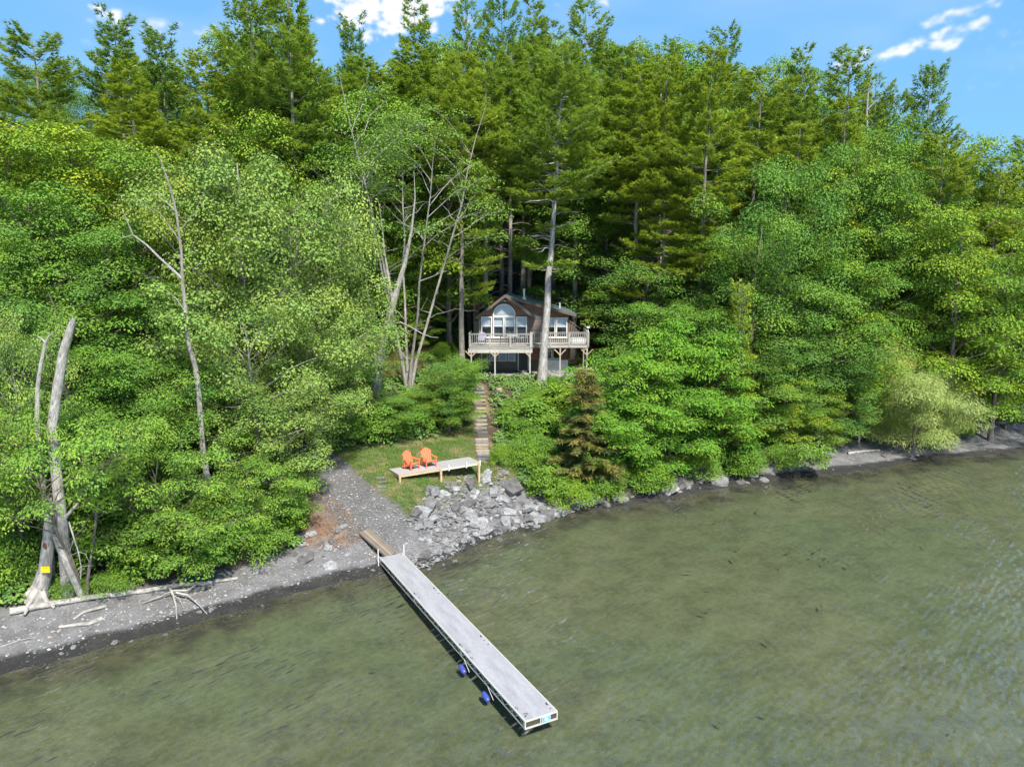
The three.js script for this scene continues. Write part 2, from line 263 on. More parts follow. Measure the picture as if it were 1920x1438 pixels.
// a pad of leaves: a shallow dome of overlapping leaves at the end of a twig
function pad(L, r, c, rad, hgt, n, size, col, o = {}) {
  const droop = o.droop ?? 0.35, ball = o.ball ?? 0, wide = o.wide ?? 0.62, tintA = o.vary ?? 0.22;
  const tint = jit(col, r, tintA), fresh = o.fresh;
  for (let k = 0; k < n; k++) {
    const a = r() * 6.2832, q = Math.sqrt(r()), ca = Math.cos(a), sa = Math.sin(a);
    let x = ca * q * rad, z = sa * q * rad, y = hgt * (1 - q * q * 1.3) + (r() - 0.5) * rad * 0.34, ux = ca * q * 0.7, uy = 1, uz = sa * q * 0.7;
    if (ball > r()) { const e = Math.asin(r() * 1.7 - 0.7), b = Math.pow(r(), 0.35); x = ca * Math.cos(e) * rad * b; z = sa * Math.cos(e) * rad * b; y = Math.sin(e) * rad * 0.8 * b; ux = x / rad; uy = 0.55 + y / rad; uz = z / rad; }
    let nx = ux + (r() - 0.5) * 1.1, ny = uy + (r() - 0.5) * 0.9, nz = uz + (r() - 0.5) * 1.1; const nl = 1 / Math.hypot(nx, ny, nz); nx *= nl; ny *= nl; nz *= nl;
    let ax = ca * 0.7 + (r() - 0.5) * 1.6, ay = -droop + (r() - 0.5) * 0.5, az = sa * 0.7 + (r() - 0.5) * 1.6; const d = ax * nx + ay * ny + az * nz; ax -= d * nx; ay -= d * ny; az -= d * nz; const al = 1 / (Math.hypot(ax, ay, az) || 1); ax *= al; ay *= al; az *= al;
    const s = size * (0.65 + r() * 0.7);
    L.leaf(c.x + x, c.y + y, c.z + z, ax, ay, az, ny * az - nz * ay, nz * ax - nx * az, nx * ay - ny * ax, s, s * wide, 0.3, jit(fresh && r() < 0.12 ? fresh : tint, r, 0.28));
  }
}
function broadleaf(o) {
  const r = rng(o.seed), W = new Wood(), L = new Leaves(60000), { H, R, base = 0.25, limbs = 26, per = 6, n = 130, size = 0.19, padR = 0.85, flat = 0.4, tr = 0.2, col } = o;
  const trunks = o.stems ?? 1, ends = [];
  const stemPaths = [];
  for (let q = 0; q < trunks; q++) {
    const az = q * 2.4 + r(), tilt = trunks > 1 ? (o.splay ?? 0.16) * (0.6 + r() * 0.8) : (o.lean ?? 0.04), pts = [], rr = [], m = 9, top = H * (trunks > 1 ? 0.78 + r() * 0.2 : o.gap > 0.3 ? 0.8 : 0.93);
    for (let k = 0; k <= m; k++) { const t = k / m, w = (o.wobble ?? 0.025) * H * t; pts.push(V(Math.cos(az) * tilt * H * t + (r() - 0.5) * w, k ? t * top : -0.7, Math.sin(az) * tilt * H * t + (r() - 0.5) * w)); rr.push(tr * (trunks > 1 ? 0.7 : 1) * (k === 0 ? 1.35 : 1 - 0.86 * t)); }
    W.tube(pts, rr, 8); stemPaths.push(pts);
  }
  const along = (pts, t) => { const f = clamp(t) * (pts.length - 1), i = Math.min(pts.length - 2, Math.floor(f)); return pts[i].clone().lerp(pts[i + 1], f - i); };
  for (let i = 0; i < limbs; i++) {
    const pts = stemPaths[i % trunks], t = base + (0.97 - base) * Math.pow((i + r()) / limbs, o.topHeavy ?? 0.9), tc = (t - base) / (1 - base);
    const env = o.shape === 'tall' ? Math.pow(Math.sin(Math.PI * (0.2 + 0.72 * tc)), 0.7) : o.shape === 'spread' ? 0.55 + 0.6 * Math.sin(Math.PI * (0.1 + 0.75 * tc)) : Math.pow(Math.max(0.05, Math.sin(Math.PI * (0.24 + 0.68 * tc))), 0.8);
    const A = along(pts, Math.max(0.12, t - 0.1)), az = i * 2.39996 + r() * 0.9, reach = R * env * (0.62 + r() * 0.48), rise = reach * (0.1 + 0.55 * tc * (0.6 + r() * 0.6)) + H * 0.06;
    const B = A.clone().add(V(Math.cos(az) * reach, Math.min(rise, H * 1.0 - A.y), Math.sin(az) * reach)); if (o.wind) B.x += o.wind * reach;
    const r0 = Math.max(0.025, tr * (1 - t) * 0.6), path = W.limb(A, B, r0, 0.015, reach * 0.06, 5, 0.03, r, 4);
    for (let k = 0; k < per; k++) {
      const u = k === 0 ? 1 : 0.35 + 0.65 * Math.pow(r(), 0.7), q = along(path, u), sp_ = reach * 0.3 * (1.15 - u * 0.55) + 0.25, c = q.clone().add(V((r() - 0.5) * 2 * sp_, (r() - 0.35) * sp_ * 0.9, (r() - 0.5) * 2 * sp_));
      if (o.gap && r() < o.gap) { if (r() < 0.5) W.limb(q, c, r0 * 0.35, 0.006, 0, 3, 0.05, r, 2); continue; }
      const pr = padR * (0.6 + r() * 0.8); W.limb(q, c, Math.max(0.012, r0 * 0.4), 0.008, 0, 3, 0.04, r, 2);
      pad(L, r, c, pr, pr * flat, Math.round(n * pr * pr / (padR * padR)), size, col[Math.floor(r() * col.length)], o.leaf);
    }
  }
  if (o.bare) for (let k = 0; k < o.bare; k++) { const pts = stemPaths[k % trunks], A = along(pts, 0.12 + r() * 0.75), az = r() * 6.28, l = 0.6 + r() * 2.2, B = A.clone().add(V(Math.cos(az) * l, l * (0.1 + r() * 0.8), Math.sin(az) * l)); const p = W.limb(A, B, 0.035, 0.008, 0.1, 4, 0.05, r, 4); W.limb(p[2], p[2].clone().add(V((r() - 0.5) * l * 0.8, l * 0.35, (r() - 0.5) * l * 0.8)), 0.016, 0.005, 0, 3, 0.05, r, 2); }
  return { trunk: W.geometry(), crown: L.geometry(), H, D: 2 * R };
}
// white pine: whorls of level branches that carry plumes of needles
function plume(L, W, r, A, az, len, lift, o) {
  const ca = Math.cos(az), sa = Math.sin(az), B = A.clone().add(V(ca * len, lift * len, sa * len)), pts = [], rr = [], m = 5, tone = r(), col = mixc(o.col[0], o.col[1], tone);
  for (let k = 0; k <= m; k++) { const t = k / m, q = A.clone().lerp(B, t); q.y += len * (0.16 * t * t * t - 0.1 * t * (1 - t) * 2 + (o.up ?? 0)* t * t); pts.push(q); rr.push(Math.max(0.01, len * 0.012 * (1 - t * 0.85))); }
  W.tube(pts, rr, 4);
  const nb = Math.round(len * (o.dens ?? 8)), tuft = o.tuft ?? 11;
  for (let k = 0; k < nb; k++) {
    const t = (o.from ?? 0.3) + (1 - (o.from ?? 0.3)) * (k + r()) / nb, f = t * m, i = Math.min(m - 1, Math.floor(f)), q = pts[i].clone().lerp(pts[i + 1], f - i);
    const side = k % 2 ? 1 : -1, ang = az + side * (0.55 + r() * 0.6), bl = Math.min(1.5, (0.3 + 0.4 * len * (1.05 - t)) * (0.7 + r() * 0.6)), up = 0.12 + r() * 0.3, bx_ = Math.cos(ang), bz = Math.sin(ang);
    const steps = Math.max(2, Math.round(bl * 3.6));
    for (let s = 1; s <= steps; s++) {
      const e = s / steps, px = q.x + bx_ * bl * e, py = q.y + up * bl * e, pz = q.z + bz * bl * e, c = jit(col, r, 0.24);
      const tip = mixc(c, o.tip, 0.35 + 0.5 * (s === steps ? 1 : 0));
      for (let j = 0; j < tuft; j++) {
        const a = ang + (r() - 0.5) * 2.6, y = (r() - 0.28) * 1.15, l = (o.needle ?? 0.34) * (0.7 + r() * 0.6), dx = Math.cos(a) * l, dz = Math.sin(a) * l, w = (o.width ?? 0.042) * (0.8 + r() * 0.5);
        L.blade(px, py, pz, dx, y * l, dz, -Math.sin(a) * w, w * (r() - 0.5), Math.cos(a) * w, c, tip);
      }
    }
  }
}
function pine(o) {
  const r = rng(o.seed), W = new Wood(), L = new Leaves(90000), { H, base = 0.35, R = 3.6, tr = 0.27 } = o, pts = [], rr = [];
  const lx = o.lean?.[0] ?? (r() - 0.5) * 0.04, lz = o.lean?.[1] ?? (r() - 0.5) * 0.03;
  for (let k = 0; k <= 12; k++) { const t = k / 12; pts.push(V(lx * H * t + (k ? (r() - 0.5) * 0.16 : 0), k ? H * t * 0.985 : -0.7, lz * H * t + (k ? (r() - 0.5) * 0.16 : 0))); rr.push(tr * (k === 0 ? 1.45 : 1.02 - 0.94 * Math.pow(t, 0.9))); }
  W.tube(pts, rr, 9);
  const along = (t) => { const f = clamp(t) * 12, i = Math.min(11, Math.floor(f)); return pts[i].clone().lerp(pts[i + 1], f - i); };
  let az0 = r() * 6;
  for (let y = base * H; y < H * 0.985;) {
    const t = (y / H - base) / (1 - base), prof = (o.profile ?? ((q) => Math.pow(1 - q, 0.75) * (0.62 + 0.45 * Math.min(1, q * 3.2)) + 0.06))(t), n = t > 0.9 ? 4 : 4 + Math.floor(r() * 3);
    for (let k = 0; k < n; k++) {
      if (r() < (o.skip ?? 0.14)) continue;
      const len = Math.max(0.5, R * prof * (0.55 + r() * 0.62)), az = az0 + k * 6.283 / n + (r() - 0.5) * 0.7;
      plume(L, W, r, along((y + (r() - 0.5) * 0.3) / (H * 0.985)), az, len, (-0.06 + 0.8 * t * t + (r() - 0.5) * 0.14), o);
    }
    az0 += 1.1 + r(); y += 0.86 * (o.step ?? 0.85) * (0.6 + r() * 0.75) * (1 - 0.45 * t);
  }
  for (let k = 0; k < (o.dead ?? 14); k++) { const t = (o.deadFrom ?? 0.14) + r() * Math.max(0.05, base - (o.deadFrom ?? 0.14) + 0.1), A = along(t), az = r() * 6.28, l = 0.5 + r() * (o.deadLen ?? 2), B = A.clone().add(V(Math.cos(az) * l, l * (r() * 0.5 - 0.15), Math.sin(az) * l)), p = W.limb(A, B, 0.03 + l * 0.008, 0.008, 0.12, 4, 0.04, r, 4); if (l > 1.1) W.limb(p[2], p[2].clone().add(V(Math.cos(az + 0.7) * l * 0.4, -0.05 * l, Math.sin(az + 0.7) * l * 0.4)), 0.018, 0.005, 0, 3, 0.04, r, 2); }
  for (const [t, az, len] of o.extra ?? []) plume(L, W, r, along(t), az, len, 0.02, o);
  return { trunk: W.geometry(), crown: L.geometry(), H, D: 2 * R };
}
function bush(o) {                                                      // a rounded shrub, leafy to the ground
  const r = rng(o.seed), W = new Wood(), L = new Leaves(20000), { H, R, pads = 40, n = 90, size = 0.16, col } = o;
  for (let k = 0; k < pads; k++) {
    const az = r() * 6.283, e = Math.asin(Math.pow(r(), 0.8)), b = 0.62 + r() * 0.4, c = V(Math.cos(az) * Math.cos(e) * R * b, 0.12 + Math.sin(e) * H * 0.86 * b, Math.sin(az) * Math.cos(e) * R * b), pr = (o.padR ?? 0.55) * (0.6 + r() * 0.8);
    W.limb(V((r() - 0.5) * 0.3, -0.3, (r() - 0.5) * 0.3), c, 0.03, 0.008, 0.15, 3, 0.05, r, 3);
    pad(L, r, c, pr, pr * 0.5, Math.round(n * pr * pr / 0.3), size, col[Math.floor(r() * col.length)], o.leaf);
  }
  return { trunk: W.geometry(), crown: L.geometry(), H, D: 2 * R };
}
function cedar(o) {                                                     // a loose red cedar with drooping olive-brown sprays
  const r = rng(o.seed), W = new Wood(), L = new Leaves(50000), { H, R } = o;
  W.tube([V(0, -0.5, 0), V(0.05, H * 0.4, 0), V(-0.05, H * 0.75, 0.05), V(0, H, 0)], [0.13, 0.09, 0.05, 0.01], 6);
  for (let k = 0; k < 150; k++) {
    const t = Math.pow(r(), 0.85), y = 0.15 + t * H * 0.93, az = k * 2.4 + r(), len = R * (1 - t * 0.86) * (0.5 + r() * 0.6) + 0.2, A = V(0, y, 0), B = V(Math.cos(az) * len, y + len * 0.25 - (1 - t) * 0.25, Math.sin(az) * len), p = W.limb(A, B, 0.022, 0.006, 0.1, 3, 0.03, r, 3);
    const tint = jit(o.col[Math.floor(r() * o.col.length)], r, 0.3);
    for (let q = 0; q < len * 40; q++) { const u = 0.2 + 0.8 * r(), f = u * 3, i = Math.min(2, Math.floor(f)), c = p[i].clone().lerp(p[i + 1], f - i), a = az + (r() - 0.5) * 2.4; for (let j = 0; j < 4; j++) { const l = 0.16 + r() * 0.2, b = a + (r() - 0.5) * 1.5, w = 0.024; L.blade(c.x + (r() - 0.5) * 0.2, c.y + (r() - 0.5) * 0.16, c.z + (r() - 0.5) * 0.2, Math.cos(b) * l, (r() - 0.45) * l, Math.sin(b) * l, -Math.sin(b) * w, 0, Math.cos(b) * w, tint, jit(tint, r, 0.5)); } }
  }
  return { trunk: W.geometry(), crown: L.geometry(), H, D: 2 * R };
}

// leaf colours as they are in the hand
const leafMat = (k = [1, 1, 1], t = 0.3) => new THREE.MeshPhysicalMaterial({ color: new THREE.Color().setRGB(...k), vertexColors: true, roughness: 0.92, transmission: t, thickness: 0, side: THREE.DoubleSide, specularIntensity: 0.25 });
const FOL = leafMat(), FOL_LIGHT = leafMat([1.22, 1.1, 0.9]), FOL_COOL = leafMat([0.9, 0.97, 1.12]);
const NEEDLE = leafMat([1.05, 1.02, 1], 0.34), NEEDLE_WARM = leafMat([1.2, 1.08, 0.85], 0.34), NEEDLE_COOL = leafMat([0.85, 0.92, 1.1], 0.34);
const bark = (rgb) => std(rgb, 0.95, { map: barkTex, bumpMap: barkTex, bumpScale: 0.03 });
const BARK = bark([0.34, 0.29, 0.25]), BARK_PALE = bark([0.62, 0.58, 0.53]), BARK_PINE = bark([0.5, 0.44, 0.4]), BARK_DARK = bark([0.2, 0.165, 0.14]), BARK_SILVER = bark([0.6, 0.57, 0.54]);
const MAPLE = [[0.19, 0.325, 0.03], [0.15, 0.29, 0.032], [0.25, 0.36, 0.03]], OAK = [[0.14, 0.275, 0.038], [0.115, 0.24, 0.04], [0.18, 0.31, 0.038]], POPLAR = [[0.23, 0.35, 0.075], [0.19, 0.31, 0.06], [0.275, 0.385, 0.08]], ASH = [[0.18, 0.31, 0.05], [0.21, 0.34, 0.05]], ELDER = [[0.19, 0.34, 0.045], [0.16, 0.3, 0.045], [0.24, 0.38, 0.05]];
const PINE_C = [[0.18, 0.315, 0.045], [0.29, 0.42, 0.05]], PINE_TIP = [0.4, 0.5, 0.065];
const P = (k) => ({ col: PINE_C, tip: PINE_TIP, ...k });
const kinds = {
  pine_full: pine(P({ seed: 11, H: 25, base: 0.2, R: 4.3, step: 1.05, dead: 10, skip: 0.2, profile: (q) => Math.pow(1 - q, 0.62) * (0.75 + 0.25 * Math.sin(q * 11 + 1)) + 0.09 })),
  pine_full_b: pine(P({ seed: 12, H: 25, base: 0.26, R: 4.0, step: 1.15, skip: 0.26, dead: 16, up: 0.08, profile: (q) => Math.pow(1 - q, 0.55) * (0.72 + 0.28 * Math.sin(q * 16)) + 0.1 })),
  pine_high: pine(P({ seed: 13, H: 26, base: 0.5, R: 3.6, step: 0.8, dead: 26, deadLen: 2.4 })),
  pine_high_b: pine(P({ seed: 14, H: 26, base: 0.58, R: 3.2, step: 0.9, dead: 30, deadLen: 1.8 })),
  pine_rough: pine(P({ seed: 15, H: 24, base: 0.3, R: 4.6, step: 1.25, skip: 0.28, dead: 14, up: 0.12, profile: (q) => Math.pow(1 - q, 0.5) * 0.85 + 0.1 })),
  pine_rough_b: pine(P({ seed: 16, H: 24, base: 0.34, R: 4.2, step: 1.1, skip: 0.24, dead: 18, up: 0.16, profile: (q) => Math.pow(1 - q, 0.6) * (0.7 + 0.3 * Math.sin(q * 14)) + 0.12 })),
  pine_young: pine(P({ seed: 17, H: 8, base: 0.08, R: 1.7, tr: 0.1, step: 0.5, dead: 0, skip: 0.05, needle: 0.18, width: 0.024, dens: 8, profile: (q) => 1.02 - q })),
  maple_a: broadleaf({ seed: 21, H: 14, R: 4.3, base: 0.16, limbs: 28, per: 4, n: 240, size: 0.165, padR: 1.1, col: MAPLE, tr: 0.19, leaf: { fresh: [0.15, 0.22, 0.025] } }),
  maple_b: broadleaf({ seed: 22, H: 15, R: 4.0, base: 0.2, limbs: 28, per: 4, n: 230, size: 0.165, padR: 1.05, col: MAPLE, tr: 0.2, shape: 'tall', wobble: 0.04 }),
  maple_c: broadleaf({ seed: 23, H: 13, R: 4.6, base: 0.14, limbs: 28, per: 4, n: 240, size: 0.165, flat: 0.28, padR: 1.15, col: [MAPLE[1], OAK[0]], tr: 0.2, leaf: { droop: 0.55 } }),
  oak_a: broadleaf({ seed: 24, H: 15, R: 4.8, base: 0.14, limbs: 30, per: 4, n: 260, size: 0.165, flat: 0.55, padR: 1.1, col: OAK, tr: 0.24, leaf: { ball: 0.45 } }),
  oak_b: broadleaf({ seed: 25, H: 14, R: 4.2, base: 0.12, limbs: 28, per: 4, n: 250, size: 0.165, padR: 1.1, flat: 0.5, col: OAK, tr: 0.22, shape: 'spread', leaf: { ball: 0.35, droop: 0.5 } }),
  slender: broadleaf({ seed: 26, H: 14, R: 2.5, base: 0.3, limbs: 24, per: 6, n: 110, col: [MAPLE[0], ASH[0]], tr: 0.12, shape: 'tall', wobble: 0.06, bare: 6 }),
  poplar_a: broadleaf({ seed: 27, H: 17, R: 4.2, base: 0.2, limbs: 38, per: 5, n: 200, size: 0.14, padR: 0.95, col: POPLAR, tr: 0.24, gap: 0.34, shape: 'tall', bare: 14, wobble: 0.05, leaf: { ball: 0.7, wide: 0.85, vary: 0.28, fresh: [0.2, 0.26, 0.07] } }),
  poplar_b: broadleaf({ seed: 28, H: 12, R: 4.4, base: 0.22, limbs: 30, per: 5, n: 200, size: 0.14, padR: 0.95, col: POPLAR, tr: 0.2, gap: 0.32, bare: 10, shape: 'spread', leaf: { ball: 0.7, wide: 0.85, vary: 0.28, fresh: [0.19, 0.25, 0.06] } }),
  ash: broadleaf({ seed: 29, H: 19, R: 4.4, base: 0.56, limbs: 40, per: 6, n: 95, size: 0.16, flat: 0.3, col: ASH, tr: 0.15, stems: 5, splay: 0.2, gap: 0.2, bare: 34, topHeavy: 0.75, leaf: { wide: 0.45 } }),
  elder_a: broadleaf({ seed: 30, H: 8, R: 3.4, base: 0.18, limbs: 34, per: 7, n: 95, size: 0.17, padR: 0.6, col: ELDER, tr: 0.15, gap: 0.2, bare: 14, stems: 3, splay: 0.22, leaf: { wide: 0.45, droop: 0.6, ball: 0.3, vary: 0.3 } }),
  elder_b: broadleaf({ seed: 31, H: 7, R: 3.8, base: 0.15, limbs: 32, per: 7, n: 95, size: 0.17, padR: 0.62, col: ELDER, tr: 0.15, gap: 0.2, bare: 18, stems: 3, splay: 0.3, shape: 'spread', leaf: { wide: 0.45, droop: 0.7, ball: 0.3, vary: 0.3 } }),
  elder_high: broadleaf({ seed: 33, H: 8, R: 3.7, base: 0.56, limbs: 30, per: 7, n: 95, size: 0.17, padR: 0.6, col: ELDER, tr: 0.13, gap: 0.2, bare: 22, stems: 3, splay: 0.24, shape: 'spread', leaf: { wide: 0.45, droop: 0.7, ball: 0.3, vary: 0.3 } }),
  sumac: broadleaf({ seed: 32, H: 7, R: 2.9, base: 0.16, limbs: 30, per: 6, n: 120, size: 0.2, flat: 0.25, padR: 0.75, col: [[0.16, 0.335, 0.03], [0.13, 0.295, 0.03], [0.21, 0.365, 0.032]], tr: 0.1, stems: 3, splay: 0.2, leaf: { wide: 0.4, droop: 0.5 } }),
  bush_a: bush({ seed: 41, H: 2.4, R: 1.6, pads: 60, col: [MAPLE[1], OAK[2]], leaf: { droop: 0.4 } }),
  bush_b: bush({ seed: 42, H: 1.8, R: 1.7, pads: 55, size: 0.13, n: 120, col: [ELDER[1], MAPLE[0]], leaf: { wide: 0.42, droop: 0.5, ball: 0.3 } }),
  bush_c: bush({ seed: 43, H: 3.4, R: 2.1, pads: 80, col: [OAK[1], MAPLE[1]], leaf: { ball: 0.3 } }),
  willow: broadleaf({ seed: 51, H: 7, R: 3.3, base: 0.1, limbs: 34, per: 7, n: 330, size: 0.2, padR: 0.85, flat: 0.7, col: [[0.34, 0.43, 0.12], [0.29, 0.39, 0.1], [0.4, 0.47, 0.15]], tr: 0.12, stems: 4, splay: 0.22, gap: 0.1, leaf: { wide: 0.15, droop: 1.5, ball: 0.65, vary: 0.2 } }),
  cedar: cedar({ seed: 52, H: 6.6, R: 1.9, col: [[0.24, 0.23, 0.06], [0.17, 0.2, 0.055], [0.3, 0.26, 0.08]] }),
};
kinds.pine_full.bark = kinds.pine_full_b.bark = kinds.pine_high.bark = kinds.pine_high_b.bark = kinds.pine_rough.bark = kinds.pine_rough_b.bark = kinds.pine_young.bark = BARK_PINE;
for (const k of ['ash', 'poplar_a', 'poplar_b', 'slender']) kinds[k].bark = BARK_PALE;
for (const k of ['elder_a', 'elder_b', 'willow', 'cedar']) kinds[k].bark = BARK;

const rot = rng(900);
function grow(kind, name, base, H, D, label, category, group, mat, turn) {
  const k = kinds[kind], t = thing(name, label, category, base, turn ?? rot() * 6.283, group), sx = D ? D / k.D : H / k.H, sy = H / k.H;
  part('trunk', k.trunk, k.bark ?? BARK, t); part('crown', k.crown, mat ?? (kind.startsWith('pine') ? NEEDLE : FOL), t);
  t.scale.set(sx, sy, sx); return t;
}
const CEDAR = leafMat([1.1, 1.15, 1.0], 0.3);
// ---------------------------------------------------------------- the wood on the hill, tree by tree
const skyline = [[0, 95], [60, 105], [125, 72], [190, 110], [280, 35], [345, 58], [395, 105], [490, 5], [570, -25], [640, 70], [680, 40], [730, 62], [785, 2], [840, 40], [880, 12], [940, 8], [985, 2], [1085, 12], [1150, 45], [1215, 55], [1280, 78], [1335, 58], [1430, 90], [1480, 92], [1545, 96], [1600, 145], [1650, 160], [1690, 132], [1730, 195], [1790, 225], [1850, 262], [1920, 310]];
const zoneOf = (u) => u < 330 ? 'above the driftwood beach' : u < 640 ? 'on the slope beside the broad cottonwood' : u < 860 ? 'between the ash stems and the cottage' : u < 1130 ? 'on the slope behind the cottage' : u < 1500 ? 'on the slope beyond the cottage deck' : 'above the willow and rock ledge';
function tree(kind, name, u, depth, vTop, wide, label, category, group, mat, turn) {
  const b = spot(u, depth), top = at(u, vTop, depth).y;
  return grow(kind, name, b, Math.max(1.2, top - b.y), wide * depth / FOCAL, label, category, group, mat, turn);
}
// [kind, column, distance, top, width, what tells it apart]
const pines = [
  ['pine_rough', 5, 60, 95, 150, 'thin-topped bluish white pine at the picture edge above the driftwood beach', 'c'],
  ['pine_rough', 128, 58, 72, 250, 'broad white pine with a rounded crown and pale trunk above the driftwood beach'],
  ['pine_rough_b', 268, 64, 34, 190, 'white pine with a ragged bluish top beside the smaller twin top', 'c'],
  ['pine_rough_b', 345, 63, 58, 170, 'smaller twin of the ragged bluish pine, with thin open boughs', 'c'],
  ['pine_full', 300, 56, 120, 260, 'wide white pine with layered boughs below the ragged bluish tops', 'w'],
  ['pine_full_b', 420, 57, 105, 230, 'white pine with layered boughs in front of the two tallest pines', 'w'],
  ['pine_rough', 492, 57, 3, 230, 'tall dark white pine, shorter neighbour of the tallest one'],
  ['pine_rough_b', 572, 55, -28, 250, 'tallest white pine, its open top cut by the picture edge'],
  ['pine_rough_b', 682, 68, 40, 140, 'small thin-topped pine against the large white cloud', 'c'],
  ['pine_full', 787, 66, 0, 190, 'pointed white pine in front of the large white cloud'],
  ['pine_full_b', 880, 70, 10, 150, 'pine with a bushy tuft on top just beyond the pointed pine'],
  ['pine_rough', 940, 72, 6, 150, 'pine with a dark forked tuft on top above the cottage chimney', 'c'],
  ['pine_full', 990, 74, 0, 170, 'tall pine on the skyline directly above the cottage gable'],
  ['pine_full_b', 1085, 80, 10, 170, 'narrow pointed pine standing alone highest above the cottage roof'],
  ['pine_full', 1035, 76, 48, 190, 'full pine between the gable pine and the narrow pointed pine'],
  ['pine_full_b', 1335, 84, 55, 150, 'pine with a windswept dark top in the middle of the falling skyline', 'c'],
  ['pine_full', 1480, 76, 90, 180, 'dense pine, first of the twin pines on the falling skyline'],
  ['pine_full_b', 1547, 75, 95, 180, 'dense pine, second of the twin pines beside the cloud strip'],
  ['pine_full_b', 1598, 78, 145, 130, 'shorter pine leaning against the twin pines'],
  ['pine_rough', 1690, 80, 130, 150, 'dark bluish pine standing out beside the bare dead top', 'c'],
  ['pine_rough', 1640, 78, 175, 130, 'thin pine around the bare dead top', 'c'],
  ['pine_rough_b', 1880, 74, 262, 150, 'open pine with a bare pale trunk near the end of the falling skyline'],
  ['pine_full_b', 1835, 68, 300, 170, 'warm green pine low on the falling skyline', 'w'],
  ['pine_rough', 1740, 66, 255, 210, 'broad pine with level boughs above the pale-leaved poplars', 'w'],
  ['pine_high', 1185, 66, 130, 190, 'pine with a long bare trunk beside the twin-stemmed pine', 'w'],
  ['pine_full_b', 1240, 65, 115, 200, 'twin-stemmed pine with gold-green boughs beyond the deck', 'w'],
  ['pine_full', 1300, 63, 92, 230, 'pine hung with gold-green boughs nearly to its foot', 'w'],
  ['pine_full_b', 1395, 70, 135, 210, 'full warm green pine behind the tall maple', 'w'],
  ['pine_full', 1472, 65, 235, 200, 'yellowish pine with thin lower boughs above the tall maple', 'w'],
  ['pine_full', 1150, 74, 90, 190, 'pine behind the pair of long bare trunks'],
  ['pine_full_b', 1230, 78, 85, 180, 'distant pine behind the gold-green pines'],
  ['pine_full', 1560, 70, 190, 190, 'pine below the twin pines on the falling skyline', 'w'],
  ['pine_high_b', 912, 64, 110, 150, 'thin pine trunk behind the brick chimney'],
  ['pine_high_b', 955, 70, 85, 150, 'slim bare pine trunk, first of the close pair above the roof ridge'],
  ['pine_high_b', 980, 73, 80, 150, 'slim bare pine trunk, second of the close pair above the roof ridge'],
  ['pine_high', 1074, 70, 120, 170, 'dark pine trunk behind the white vent pipe'],
  ['pine_high', 700, 64, 110, 200, 'pine with dead lower branches behind the ash stems'],
  ['pine_high_b', 620, 62, 130, 190, 'pine with dead grey branches beside the broad cottonwood'],
  ['pine_high', 790, 66, 95, 190, 'pine trunk showing between the pale ash stems'],
];
for (const [kind, u, d, v, w, label, tone] of pines) tree(kind, 'white_pine', u, d, v, w, label, 'tree', 'white pines on the hill', tone === 'w' ? NEEDLE_WARM : tone === 'c' ? NEEDLE_COOL : NEEDLE);

